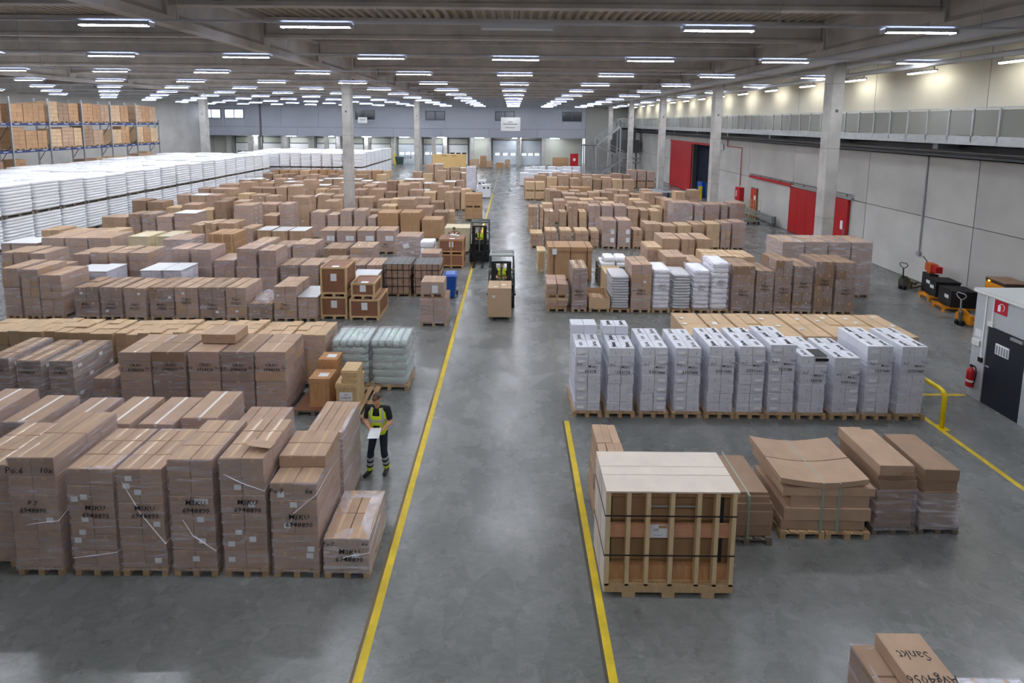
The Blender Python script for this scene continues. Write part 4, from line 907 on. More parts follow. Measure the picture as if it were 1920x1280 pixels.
rb, zb = flat_bundle(4.84, 8.3, 1.62, 1.2, [(.20, 0, .95, .98), (.24, .03, .98, .98), (.24, .05, .9, .98), (.16, .03, 1.04, 1.0)], 'wide sagging flat carton bundle with two straps beside the narrow tall one', M_WOOD, (-.06, .12), 2, M_CARD)
NX_ = 14       # top carton sags between its ends
for q in range(2):
    y0_, y1_ = (-.6, -.03) if q == 0 else (-.01, .6)
    rs = []
    for i in range(NX_ + 1):
        u = i / NX_; x_ = -.86 + 1.56 * u; zz = zb + .0 + .09 * abs(2 * u - 1.05) ** 1.6; rs.append([(x_, y0_, zz), (x_, y1_, zz), (x_, y1_, zz + .1), (x_, y0_, zz + .1)])
    MB().rings(rs).build('folded_carton', M_CARD, rb)
for s_x in (-.1, .19): MB().box(s_x - .012, s_x + .012, -.62, .62, zb + .09, zb + .104).build('strap', M_STRAPG, rb)
r, z = flat_bundle(6.56, 8.42, .80, 1.15, [(.20, 0, .8, .98), (.22, .0, .8, .98), (.26, 0, .8, .98), (.22, .02, .85, 1.0), (.1, 0, .85, 1.0)], 'tall narrow bundle of folded cartons leaning beside the wide one', straps=()); put('folded_carton', carton_mesh(.42, 1.16, .20, M_CARD, None), r, (-.14, 0, z)); put('folded_carton', carton_mesh(.26, 1.1, .14, M_CARD, None), r, (.21, .05, z)); film(r, .70, 1.15, .1, .9, M_FILM, 0)
r, z = flat_bundle(7.42, 8.44, .74, 1.12, [(.22, 0, .85, .95), (.22, .0, .86, .95), (.22, .02, .86, .95), (.2, .02, .86, .98), (.22, .0, .86, .98)], 'rightmost film footed bundle of folded cartons near the yellow line', straps=()); film(r, .68, 1.1, .1, .8, M_FILMH, 0)
# cut off stack in the bottom right corner
r = load(4.1, 4.35, .82, 1.1, 1.18, 'film wrapped carton stack cut off at the bottom right corner', nx=1, ny=3, nz=4, m=M_CARDD, wrap=M_FILM, detail=True)
put('carton', carton_mesh(.52, 1.05, .18, M_CARD, None), r, (.13, -.02, 1.185))
for k, s in enumerate(('Sankt', 'Avg4056', 'Nana')): put('handwriting', text_mesh(s, .16, M_INK, .1, .1), r, (.13, .30 - k * .26, 1.368), rot=(0, 0, R(180)))
r = load(5.35, 4.4, .8, 1.0, .8, 'white wrapped stack peeking in at the bottom right edge', nx=2, ny=2, nz=3, m=M_WBOX, wrap=M_FILMH)
# yellow crash barrier, booth
bar = thing('crash_barrier', (10.60, 11.7, 0), 0, 'yellow tubular crash barrier beside the white cartons', 'barrier')
pts = [(0, 0, 0), (0, 0, .78)] + [(0, .16 - .16 * math.cos(a), .78 + .16 * math.sin(a)) for a in (.5, 1.0, 1.57)] + [(0, 1.2, .94)] + [(0, 1.2 + .16 * math.sin(a), .78 + .16 * math.cos(a)) for a in (.5, 1.0, 1.57)] + [(0, 1.36, 0)]
MB().tube(pts, .055, 12).build('tube', M_YELB, bar, True)
for y in (0, 1.36): MB().box(-.12, .12, y - .12, y + .12, 0, .012).build('foot_plate', M_YELB, bar)
BX = 12.65
booth = thing('booth', (BX, 13.32, 0), 0, 'light grey booth with dark door at the right picture edge', 'booth')
M_BOOTH = mat('booth_grey', (186, 190, 196), .55, namp=.03, nscale=2)
bl = 4.6; dy0, dy1 = -1.42, -.40
MB().box(0, .08, dy1, 0, 0, 2.95).box(0, .08, -bl, dy0, 0, 2.95).box(0, .08, dy0, dy1, 2.14, 2.95).build('front_wall', M_BOOTH, booth)
MB().box(.08, 3.2, -.08, 0, 0, 2.95).build('rear_wall', M_BOOTH, booth); MB().box(.08, 3.2, -bl, -bl + .08, 0, 2.95).build('near_wall', M_BOOTH, booth); MB().box(3.12, 3.2, -bl, 0, 0, 2.95).build('back_wall', M_BOOTH, booth)
MB().box(-.05, 3.25, -bl - .05, .05, 2.95, 3.02).build('roof', mat('booth_roof', (196, 200, 198), .6), booth)
MB().box(-.055, -.05, -bl, .05, 2.93, 3.0).build('roof_trim', M_WHITE, booth)
dr = MB().box(.01, .06, dy0 + .02, dy1 - .02, .01, 2.13).build('door_leaf', M_NAVYD, booth)
MB().box(-.008, .01, -1.02, -.66, 1.48, 1.76).build('notice_board', M_PAPER, dr)
for k in range(5): MB().box(-.0095, -.008, -1.0 + k * .068, -1.0 + k * .068 + .045, 1.50, 1.72).build('printed_text', M_INK2, dr)
MB().box(-.03, .01, -.54, -.46, 1.03, 1.06).box(-.045, -.03, -.58, -.46, 1.035, 1.055).build('door_handle', M_GALV, dr); MB().box(-.05, .01, -1.35, -1.05, 2.02, 2.09).build('door_closer', M_GALV, dr)
MB().box(-.02, 0, -.32, -.28, 1.2, 2.95).build('cable_duct', M_WHITE, booth); MB().box(-.02, 0, -.52, -.49, 2.2, 2.95).build('cable_duct', M_WHITE, booth)
MB().box(-.05, 0, -.56, -.42, 2.14, 2.26).build('junction_box', M_WHITE, booth); MB().box(-.05, 0, -.36, -.26, 1.08, 1.2).build('switch_box', M_BLACK, booth)
MB().box(-.006, 0, -.24, -.06, 1.72, 1.92).build('notice', M_PAPER, booth); MB().box(-.06, 0, -.26, -.04, 1.48, 1.64).build('mail_box', M_WHITE, booth)
sg = tag(put('fire_extinguisher_sign', MB().box(-.012, 0, -.17, .17, -.17, .17).mesh('fire_extinguisher_sign', mat('sign_red', (190, 12, 44), .4)), None, (BX - .001, 12.63, 2.72)), 'red square sign with white extinguisher pictogram above the booth door', 'sign')
sy = MB(); 
sy.box(-.015, -.012, .0, .075, -.11, .04).box(-.015, -.012, .02, .055, .04, .07)
sy.tube([(-.0135, .03, .07), (-.0135, -.02, .11), (-.0135, -.08, .08), (-.0135, -.10, .0), (-.0135, -.07, -.07)], .011, 6); sy.build('pictogram', M_PAPER, sg)
ex = thing('fire_extinguisher', (BX - .13, 13.12, .33), 0, 'red fire extinguisher hanging on the booth wall', 'fire extinguisher')
rs = [[(math.cos(a * math.pi / 8) * r_, math.sin(a * math.pi / 8) * r_, z) for a in range(16)] for r_, z in ((.085, 0), (.09, .02), (.09, .42), (.07, .48), (.035, .52), (.03, .56))]
MB().rings(rs).build('cylinder', M_RED, ex, True); MB().box(-.03, .03, -.03, .03, .56, .6).box(-.015, .015, -.1, .03, .6, .62).build('valve', M_BLACK, ex)
MB().tube([(0, -.03, .6), (0, -.12, .58), (0, -.15, .45), (0, -.13, .2), (0, -.1, .12)], .014, 8).build('hose', M_RUB, ex, True); MB().rings([[(math.cos(a * math.pi / 8) * .0915, math.sin(a * math.pi / 8) * .0915, z) for a in range(16)] for z in (.14, .2)], caps=False).build('label_band', M_PAPER, ex)
MB().box(.09, .128, -.03, .03, .3, .4).build('bracket', M_BLACK, ex)
# ================================================================== CHARGING AREA
def pallet_jack(x, y, rz, label, m, mh):
    t = thing('pallet_jack', (x, y, 0), rz, label, 'pallet jack')
    f_ = MB()
    for s in (-1, 1):
        f_ = MB().box(s * .2 - .08, s * .2 + .08, .25, 1.35, .09, .16).box(s * .2 - .05, s * .2 + .05, 1.2, 1.32, .0, .09); f_.build('fork', m, t)
    MB().box(-.26, .26, .1, .25, .08, .42).rings([[(-.2, .1, .42), (.2, .1, .42), (.2, .22, .42), (-.2, .22, .42)], [(-.09, .0, .62), (.09, .0, .62), (.09, .1, .62), (-.09, .1, .62)]]).build('head', m, t)
    for s in (-1, 1): MB().cyl((s * .04, -.02, .1), (s * .12, -.02, .1), .1, 14).build('steer_wheel', M_RUB, t)
    MB().cyl((0, 0, .15), (0, -.02, .5), .06, 10).build('pump', M_GALVD, t)
    MB().tube([(0, -.02, .4), (0, -.06, 1.0)], .026, 8).build('tiller', mh, t)
    MB().tube([(0, -.06, .98), (-.12, -.065, 1.06), (-.17, -.07, 1.16), (-.12, -.075, 1.23), (.12, -.075, 1.23), (.17, -.07, 1.16), (.12, -.065, 1.06), (0, -.06, .98)], .018, 8).build('handle_loop', mh, t)
    return t
pallet_jack(17.75, 22.3, R(-68), 'dark worn pallet jack standing alone by the right wall', mat('worn_olive', (92, 84, 62), .6), M_BLACK)
pallet_jack(16.75, 18.2, R(-78), 'orange pallet jack with a grey handle beside the black batteries', M_ORNG, M_GALV)
def battery(x, y, rz, label, papers=1):
    t = thing('battery_trolley', (x, y, 0), rz, label, 'battery trolley')
    MB().box(-.45, .45, -.38, .38, .22, .84).build('battery_case', M_BLACK, t); MB().box(-.47, .47, -.4, .4, .84, .88).build('battery_lid', M_RUB, t)
    for s in (-1, 1): MB().box(-.62, .62, s * .3 - .05, s * .3 + .05, .14, .22).build('trolley_beam', M_ORNG, t); MB().box(-.66, -.6, s * .3 - .06, s * .3 + .06, .0, .24).box(.6, .66, s * .3 - .06, s * .3 + .06, 0, .24).build('trolley_foot', M_ORNG, t)
    MB().box(-.66, -.58, -.4, .4, .14, .24).build('trolley_bumper', M_ORNG, t)
    for q in range(papers): put('paper_label', MB().box(-.003, 0, -.12, .12, -.07, .07).mesh('paper_label', M_PAPER), t, (-.453, -.12 + q * .28, .6 + q * .12))
battery(18.35, 20.95, R(-10), 'black traction battery on an orange trolley, farther of the two', 2); battery(17.95, 19.75, R(-10), 'black traction battery on an orange trolley, next to the orange jack', 1)
t = thing('charger', (18.85, 18.7, 0), R(-6), 'orange and black battery charger cabinet on a dark stand by the wall', 'charger')
MB().box(-.42, .42, -.45, .45, 0, .95).build('stand', M_BLACK, t); MB().box(-.42, .42, -.45, .45, .95, 1.55).build('cabinet', mat('charger_brown', (62, 48, 38), .6), t); MB().box(-.445, -.42, -.42, .42, .98, 1.42).build('front_panel', M_ORNG, t); MB().box(-.45, -.445, .22, .3, 1.44, 1.5).build('pilot_lamp', emit('amber_lamp', (255, 190, 60), 3.0), t); MB().box(-.43, .43, -.46, .46, 1.55, 1.58).build('cabinet_top', M_CARDD, t)
t = thing('crane_arm_truck', (18.7, 22.0, 0), R(-10), 'small orange and red hand stacker head behind the batteries', 'machine')
MB().box(-.18, .18, -.25, .25, 0, .85).build('body', M_BLACK, t); MB().box(-.14, .14, -.2, .2, .95, 1.3).box(-.1, .1, -.1, .1, .85, .95).build('head', mat('burnt_orange', (204, 92, 28), .5), t); MB().box(-.1, .16, -.5, -.2, .98, 1.25).build('red_block', M_RED, t); MB().tube([(0, .15, 1.2), (-.1, .45, 1.5)], .02, 8).build('lever', M_BLACK, t)
# ================================================================== RIGHT WALL DOORS AND FITTINGS
door_k += 1
d = struct('door_%d' % door_k, MB().box(19.20, 19.24, 28.65, 34.75, 3.02, 3.12), M_RED)
for k in range(6): a = 28.65 + k * 1.016; MB().box(19.22, 19.36, a + .008, a + 1.008, .04, 3.1).build('leaf_panel', M_RED, d)
MB().box(19.19, 19.22, 28.95, 29.15, 1.35, 1.85).build('sticker', M_PAPER, d); MB().box(19.16, 19.22, 28.75, 28.8, 1.0, 1.4).build('pull_handle', M_GALV, d)
rl = tag(thing('door_rail', (19.32, 28.4, 3.1), 0), 'red sloping guide rail of the sliding door along the right wall', 'door rail')
MB().obox((-.05, 6.2, .12), (-.05, 12.4, .12), .16, .2).build('rail_beam', M_RED, rl); MB().obox((-.05, 0, .12), (-.05, 6.2, .12), .12, .12).build('rail_beam', M_GALV, rl); MB().obox((-.08, 0, .34), (-.08, 12.4, .34), .04, .04).build('top_rail', M_GALVD, rl)
for k in range(9): MB().box(-.1, -.06, 0.4 + k * 1.45, 0.44 + k * 1.45, .1, .36).build('rail_post', M_GALVD, rl)
MB().box(-.1, -.02, 2.0, 2.4, 1.0, 2.2).build('counterweight', M_GALVD, rl)
door_k += 1
d = struct('door_%d' % door_k, MB().box(19.2, 19.36, OP[0], 61.8, 5.25, 5.45), M_RED)
for k in range(10): a = 54.3 + k * .72; MB().box(19.2, 19.36 - .05 * (k % 2), a + .01, a + .71, .05, 5.25).build('leaf_panel', M_RED, d)
MB().box(19.22, 19.42, OP[0] - .12, OP[0], 0, 5.3).build('jamb', M_RED, d); MB().box(19.3, 19.42, OP[1] - .1, OP[1] + .1, 0, 5.3).build('jamb', M_GALVD, d)
t = thing('forklift_mast', (20.6, 51.0, 0), 0, 'black forklift mast standing in the open red gate', 'forklift'); MB().box(-.5, -.35, -.1, .1, 0, 3.1).box(.35, .5, -.1, .1, 0, 3.1).box(-.35, .35, -.05, .05, 2.9, 3.0).box(-.35, .35, -.05, .05, 1.2, 1.35).build('mast', M_BLACK, t); MB().box(-.55, .55, .2, 1.8, .2, 1.3).build('body', M_GALVD, t)
tag(MB().box(18.6, 18.9, 49.9, 50.1, 0, 1.2).build('yellow_post', M_YELB), 'yellow post at the near edge of the open red gate', 'bollard')
tag(MB().box(19.0, 19.4, 50.3, 51.6, 0, 1.55).build('blue_panel', M_BIN), 'blue panel beside the yellow post in the open gate', 'panel')
h_ = thing('hose_cabinet', (19.22, 42.4, 1.0), 0, 'red wall hose cabinet below the red riser pipe', 'hose cabinet'); MB().box(-.18, .17, -.45, .45, 0, 1.1).build('body', M_RED, h_); MB().box(-.2, -.18, -.42, .42, .03, 1.07).build('door', M_RED, h_); MB().box(-.205, -.2, .1, .25, .3, .8).build('marking', M_PAPER, h_)
door_k += 1
d = struct('door_%d' % door_k, MB().box(19.36, 19.4, 39.55, 40.65, 0, 2.35), M_GALVD); MB().box(19.3, 19.37, 39.62, 40.58, .02, 2.28).build('leaf', mat('orange_red_door', (200, 62, 22), .5), d); MB().box(19.29, 19.3, 39.7, 40.0, 1.4, 1.75).build('notice', M_PAPER, d)
rc = thing('roll_cage', (17.9, 37.3, 0), 0, 'empty wire roll cage by the right wall near the red door', 'roll cage')
MB().box(-.45, .45, -.4, .4, .16, .22).build('base', M_GALVD, rc)
for sx in (-1, 1):
    for sy in (-1, 1): MB().cyl((sx * .4, sy * .34, 0), (sx * .4, sy * .34, .16), .06, 10).build('caster', M_RUB, rc)
for sy in (-1, 1):
    w_ = MB()
    for k in range(6): xx = -.44 + k * .176; w_.cyl((xx, sy * .39, .22), (xx, sy * .39, 1.8), .012, 6)
    for k in range(5): w_.cyl((-.44, sy * .39, .3 + k * .37), (.44, sy * .39, .3 + k * .37), .01, 6)
    w_.build('side_grid', mat('cage_wire', (186, 188, 140), .4, metal=.3), rc)
gr = thing('guard_rail', (18.9, 38.6, 0), 0, 'grey ribbed guard rail along the foot of the right wall', 'guard rail')
for z in (.3, .55): MB().box(-.05, .05, -2.6, 3.0, z, z + .18).build('beam', M_GALV, gr)
for yy in (-2.5, 0.0, 2.8): MB().box(-.06, .2, yy - .06, yy + .06, 0, .75).build('post', M_GALVD, gr)
for i, (x, y) in enumerate(((13.6, 46.2), (14.9, 46.2), (13.6, 47.6), (16.2, 46.4))):
    t = thing('grey_bin', (x, y, 0), 0, 'grey plastic pallet bin, %s of the four near the open red gate' % ('front left', 'front middle', 'rear', 'front right')[i], 'bin', 'grey bins')
    MB().rings([[(-.5, -.5, .12), (.5, -.5, .12), (.5, .5, .12), (-.5, .5, .12)], [(-.56, -.55, 1.1), (.56, -.55, 1.1), (.56, .55, 1.1), (-.56, .55, 1.1)]]).build('body', mat('bin_grey', (112, 122, 128), .5), t); MB().box(-.6, .6, -.6, .6, 1.1, 1.15).build('lid', mat('bin_lid', (150, 160, 166), .5), t)
    for s in (-1, 1): MB().box(s * .4 - .06, s * .4 + .06, -.5, .5, 0, .12).build('runner', M_BLACK, t)
tag(MB().box(14.9, 14.96, 48.4, 49.4, 6.0, 6.55).build('wall_notice', M_WHITE), 'small white notice beside the second right column', 'sign').location = (4.35, -2.0, -1.0)
# ================================================================== WHEELIE BIN
wb = thing('wheelie_bin', (-2.55, 20.75, 0), 0, 'blue wheelie bin beside the yellow aisle line', 'bin')
MB().rings([[(-.2, -.22, .06), (.2, -.22, .06), (.2, .22, .06), (-.2, .22, .06)], [(-.27, -.32, .95), (.27, -.32, .95), (.27, .32, .95), (-.27, .32, .95)]]).build('body', M_BIN, wb)
MB().box(-.29, .29, -.34, .34, .95, .98).rings([[(-.28, -.33, .98), (.28, -.33, .98), (.28, .33, .98), (-.28, .33, .98)], [(-.2, -.25, 1.05), (.2, -.25, 1.05), (.2, .28, 1.05), (-.2, .28, 1.05)]]).build('lid', M_BIN, wb)
for s in (-1, 1): MB().cyl((s * .22, .26, .1), (s * .28, .26, .1), .1, 14).build('wheel', M_RUB, wb)
MB().cyl((-.24, .38, .93), (.24, .38, .93), .018, 8).build('handle', M_BIN, wb)
# ================================================================== WHITE SACK BLOCKS
GW = 'white sack pallets in the big left block'
def wsack(x, y, z, w, d, h, seed, lab, grp, nx=2):
    root = thing('white_sack_pallet', (x, y, z), 0, lab, 'sack stack', grp)
    k = (seed % 4, w, d)
    if ('wp', w, d) not in PM:
        pallet(root, w - .06, d - .06, False, M_WOODG); PM['wp', w, d] = [o for o in root.children][0].data
    else: put('pallet', PM['wp', w, d], root)
    put('sacks', sack_layers(w, d, h - .17, 9, M_SACK, bul=.012, seed=30 + seed % 4, rough=.008), root, (0, 0, .144)).scale.z = 1.0 if z == 0 else random.uniform(.95, 1.06)
PY = 1.82; PX = 1.36; TH_ = 1.78
for j in range(18):
    y = 26.6 + j * PY
    for i in range(8):
        x = -28.6 - i * PX
        if i == 0: wsack(x, y, 0, 1.30, 1.76, TH_, j, 'lower edge pallet of white sacks, %s from the rear end, big left block' % ORD[17 - j], 'lower white sack pallets')
        wsack(x, y + 0, TH_, 1.30, 1.76, TH_, i + j, 'upper white sack pallet, %s line from the edge, %s from the rear, left block' % (ORD[i], ORD[17 - j]), GW)
for i in range(12):
    for k in range(2):
        x = -31.9 + i * 1.24
        wsack(x, 60.6, k * TH_, 1.19, 1.76, TH_, i + k, '%s front white sack pallet of the rear block, %s from the right' % (('lower', 'upper')[k], ORD[11 - i]), '%s rear white sack pallets' % ('lower', 'upper')[k])
for i in range(12):
    for j in range(1, 5): wsack(-31.9 + i * 1.24, 60.6 + j * PY, TH_, 1.19, 1.76, TH_, i + j, 'upper white sack pallet, rear block, %s line back, %s from the right' % (ORD[j], ORD[11 - i]), 'rear white sack pallets seen from above')
for j in range(1, 8):
    for k in range(2): wsack(-31.9 + 11 * 1.24, 60.6 + j * PY, k * TH_, 1.19, 1.76, TH_, j + k, '%s white sack pallet on the dock side flank, %s line back, rear block' % (('lower', 'upper')[k], ORD[j]), 'flank white sack pallets') if (k == 0 or j >= 5) else None
hid = MB()
for j in range(18):
    for i in range(1, 8): hid.box(-28.6 - i * PX - .62, -28.6 - i * PX + .62, 26.6 + j * PY - .85, 26.6 + j * PY + .85, 0.0, TH_ - .003)
for i in range(11):
    for j in range(1, 5): hid.box(-31.9 + i * 1.24 - .58, -31.9 + i * 1.24 + .58, 60.6 + j * PY - .85, 60.6 + j * PY + .85, 0.0, TH_ - .003)
tag(hid.build('white_sack_lower_tier', M_SACK), 'inner lower tier of white sack pallets beneath the white blocks', 'sack stack', None, 'stuff')
# ================================================================== PALLET RACK ON THE LEFT
rk = thing('pallet_rack', (-40.6, 30.0, 0), 0, 'blue pallet rack full of cartons behind the white sacks on the left', 'pallet rack')
BAY = 3.35; NB = 8; LV = [2.55, 4.75, 6.93]
for k in range(NB + 1):
    y = k * BAY
    for xx in (0.0, 1.1): MB().box(xx - .06, xx + .06, y - .05, y + .05, 0, 9.0 if k < NB else 7.2).build('upright', M_GALV, rk)
    br = MB()
    for z in range(4): br.obox((0, y, .3 + z * 1.7), (1.1, y, 1.9 + z * 1.7), .04, .04)
    br.build('brace', M_GALVD, rk)
for z in LV:
    for k in range(NB):
        for xx in (0.0, 1.1): MB().box(xx - .035, xx + .035, k * BAY + .05, (k + 1) * BAY - .05, z - .2, z).build('beam', M_BLUE, rk)
    for k in range(NB * 3): MB().box(1.138, 1.142, k * BAY / 3 + .3, k * BAY / 3 + .7, z - .1, z - .05).build('rack_label', M_PAPER, rk)
rnd = random.Random(3); n_ = 0
for li, z in enumerate(LV):
    y = 30.2; q_ = 0
    while y < 30 + NB * BAY - 1.0:
        w = rnd.choice((.82, 1.0, 1.15)); b = int((y - 30) / BAY); e = 30 + (b + 1) * BAY
        if y + w > e - .06: y = e + .1; continue
        if rnd.random() < (.85, .98, .98)[li] and not (li < 2 and y > 54.5 and rnd.random() < .6):
            h = rnd.uniform(1.5, 1.96) if li else rnd.uniform(.7, 1.7)
            root = thing('racked_carton_stack', (-40.05, y + w / 2, z + .002), 0, 'carton stack on the %s rack level, %s from the near end' % (('lowest', 'middle', 'top')[li], ORD[min(q_, 29)]), 'carton stack', 'racked carton stacks'); q_ += 1
            pallet(root, 1.1, w, False); m = rnd.choice((M_CARDO, M_CARD, M_CARDT, M_CARDD, M_CARDO)); nz = max(2, round((h - .144) / .32)); ch = (h - .144) / nz; ny = 2
            me = carton_mesh(1.08, w / ny - .012, ch - .006, m, None)
            for k in range(nz):
                for j in range(ny): put('carton', me, root, (rnd.uniform(-.012, .012), -w / 2 + w / ny * (j + .5), .146 + k * ch))
        y += w + rnd.uniform(.03, .07)
# ================================================================== FARTHER ROWS OF LOADS
COLS = [(-11.75, 36.3), (-11.75, 62.6), (14.55, 23.25), (14.55, 36.4), (14.55, 49.5), (14.55, 62.6), (14.55, 75.7)]
def fill(name, y, x0, x1, sts, seed, d=1.15, hmin=1.1, hmax=1.9, gap=.06, left=True, dens=.95):
    rnd = random.Random(seed); items = []; x = x0
    while x < x1 - .5:
        w = rnd.uniform(.8, 1.15); w = min(w, x1 - x)
        if w > .5 and rnd.random() < dens and not any(abs(x + w / 2 - cx) < w / 2 + .4 and y - .4 < cy < y + d + .4 for cx, cy in COLS):
            items.append((x, w, rnd.uniform(hmin, hmax), rnd.choice(sts)))
        x += w + gap + (rnd.uniform(.2, .5) if rnd.random() < .12 else 0)
    items.sort(key=lambda e: -e[0] if left else e[0])
    for i, (x, w, h, s) in enumerate(items):
        h = h + (.3 if s in ('wrap2', 'two') else 0)
        random.seed(seed * 100 + i)
        style(x, y + rnd.uniform(-.08, .08), w, d, h, s, '%s, %s from the aisle, %s' % (DESC[s], ORD[min(i, 29)], name), 'pallet loads in the ' + name, far=True)
B_ = ['plain', 'plain', 'wine', 'wrap', 'dark', 'wrap2', 'two']
fill('ninth left row', 34.0, -25.8, -3.9, B_, 11); fill('tenth left row', 38.9, -26, -4.6, B_ + ['white2', 'wrap2'], 12, hmax=1.7); fill('eleventh left row', 41.6, -26, -3.4, B_ + ['white2'], 13); fill('twelfth left row', 44.6, -26, -3.6, ['white2', 'wine', 'plain', 'two'], 14)
fill('thirteenth left row', 47.8, -26, -4.6, ['white2', 'white2', 'plain', 'wine'], 15); fill('fourteenth left row', 51.0, -26, -9.0, ['white2', 'whitelow', 'plain'], 16, hmax=1.5)
fill('left row near the white block', 54.6, -27, -13.6, ['plain', 'dark', 'wine'], 17, hmin=1.3, hmax=1.6); fill('last left row by the sacks', 57.6, -27.5, -14.0, ['tanbig', 'tanbig', 'plain'], 18, hmin=1.6, hmax=1.75)
fill('left row by the transport boxes', 55.5, -11.0, -4.0, ['white2', 'wine', 'plain', 'two'], 19, hmin=1.5, hmax=2.1); fill('left row before the plywood box', 62.5, -10.8, -4.4, ['wine', 'plain', 'white2'], 20, hmin=1.6, hmax=2.2)
for i, (x, y, h) in enumerate(((-3.98, 37.4, 1.05), (-3.98, 37.4, 1.05))):
    load(x + .45, y, 1.3, 1.1, 1.0, ('lower', 'upper')[i] + ' tier of the tall ochre carton block at the left aisle edge', m=M_CARDO, nx=2, ny=1, nz=3, tape=None, wrap=None, z=i * 1.01, group='tall ochre carton block')
load(-4.9, 35.6, .8, .9, 1.0, 'low carton pair in front of the tall ochre block', m=M_CARDT, nx=2, ny=1, nz=2, wrap=None); load(-4.85, 53.3, 1.0, 1.0, 2.6, 'tall lilac film wrapped stack at the far left aisle edge', m=M_WBOX, nx=2, ny=2, nz=5, wrap=M_FILMH)
for i, (x, y) in enumerate(((-2.95, 48.6), (-3.6, 52.2))):
    t = thing('white_transport_box', (x + .45, y + .4, 0), 0, ('nearer', 'farther')[i] + ' white transport box standing on the aisle line', 'transport box'); MB().box(-.42, .42, -.4, .4, .12, 1.25).build('body', M_WBOX, t); MB().box(-.44, .44, -.42, .42, 1.25, 1.32).build('lid', M_WHITE, t)
    for s in (-1, 1): MB().box(s * .2 - .1, s * .2 + .1, -.405, -.4, .95, 1.1).build('grip', M_BLACK, t); MB().box(s * .32 - .06, s * .32 + .06, -.38, .38, 0, .12).build('runner', M_BLACK, t)
t = thing('plywood_box', (-8.9, 72.0, 0), 0, 'very large pale plywood transport box in front of the dock doors', 'crate'); MB().box(-2.3, 2.3, -.7, .7, .15, 2.75).build('panel_box', mat('pale_plywood', (226, 190, 128), .7, namp=.06, nscale=2), t)
for k in range(4): MB().box(-2.2 + k * 1.4, -2.0 + k * 1.4, -.7, .7, 0, .15).build('skid', M_CRATE, t)
for k in (-1, 1): MB().box(k * .7 - .35, k * .7 + .35, -.71, -.7, 2.55, 2.62).build('slot', M_BLACK, t)
# right side
def rfill(*a, **k): fill(*a, left=False, **k)
rfill('sixth right row', 36.6, 2.2, 13.6, B_ + ['pap'], 31); rfill('seventh right row', 39.0, 3.3, 13.8, B_ + ['two', 'wine'], 32); rfill('eighth right row', 41.4, 3.1, 16.0, ['plain', 'two', 'dark', 'wrap2', 'wine'], 33); rfill('ninth right row', 44.0, 3.0, 12.6, B_ + ['white2'], 34, hmax=1.6)
for i in range(4):
    load(1.25 + (i % 2) * .95, 47.7, .93, 1.0, .86, '%s ochre carton of the square four beside the right aisle' % ('lower left', 'lower right', 'upper left', 'upper right')[i], m=M_CARDT, nx=1, ny=1, nz=1, tape=None, wrap=None, z=(i // 2) * .87, group='square of four ochre cartons')
for i in range(2): load(3.5 + i * 2.0, 47.0, 1.9, 1.0, 1.35, 'long orange brown carton on the %s, beside the ochre cartons' % ('left', 'right')[i], m=M_CARDO, nx=1, ny=1, nz=2, tape=None, wrap=None)
rfill('row behind the orange cartons', 50.4, 1.2, 12.6, ['plain', 'wine', 'two', 'dark'], 35, hmin=1.5); rfill('right row before the white covers', 54.2, 3.4, 12.8, ['wine', 'plain', 'dark'], 36, hmin=1.7, hmax=2.0)
rfill('right white covered row', 58.0, 0.9, 9.2, ['white', 'white2', 'white'], 37, hmin=1.3, hmax=1.7); rfill('second right white covered row', 61.2, 1.6, 9.0, ['white', 'white'], 38, hmin=1.5, hmax=1.7); rfill('last right white covered row', 64.0, 1.6, 9.0, ['white', 'white'], 39, hmin=1.6, hmax=1.8)
for i, (x, h) in enumerate(((13.2, 1.3), (14.25, 1.25), (15.3, 1.1))): load(x, 57.2, .95, 1.0, .8, 'lower carton of the right-hand pile before the stairs, %s' % ('left', 'middle', 'right')[i], m=M_CARD, nx=1, ny=1, nz=1, wrap=None); load(x, 57.2, .95, 1.0, h, 'upper wrapped carton of the right-hand pile before the stairs, %s' % ('left', 'middle', 'right')[i], m=M_CARD, nx=1, ny=1, nz=1, wrap=M_FILM, z=.81)
# near the docks
for i, (x, y, w, h) in enumerate(((-6.9, 81, 1.5, 1.4), (-5.2, 81.5, 1.0, 1.9), (-4.2, 81.3, 1.0, 1.1), (-2.6, 79.8, 1.3, .95), (-1.2, 80.6, .9, 1.4), (6.6, 82.0, 2.6, 1.7))): load(x, y, w, 1.0, h, 'carton stack before the far dock doors, %s from the left' % ORD[i], m=M_CARDO if i % 2 else M_CARD, nx=2, ny=1, nz=2, wrap=None, tape=None, group='cartons before the dock doors')
t = thing('red_cabinet', (9.6, 78.5, 0), 0, 'tall red cabinet standing before the far docks', 'cabinet'); MB().box(-.6, .6, -.3, .3, 0, 2.6).build('body', M_RED, t); MB().box(-.57, .57, -.33, -.3, .05, 2.55).build('door', M_RED, t); MB().box(-.2, .2, -.335, -.33, 1.5, 1.9).build('notice', M_PAPER, t)
for i, x in enumerate((-25.0, -20.9, -20.0, -16.0)): tag(MB().box(x - .12, x + .12, 86.2, 86.44, 0, 1.9).build('yellow_bollard', M_YELB), 'yellow bollard guarding the numbered docks, %s from the left' % ORD[i], 'bollard')
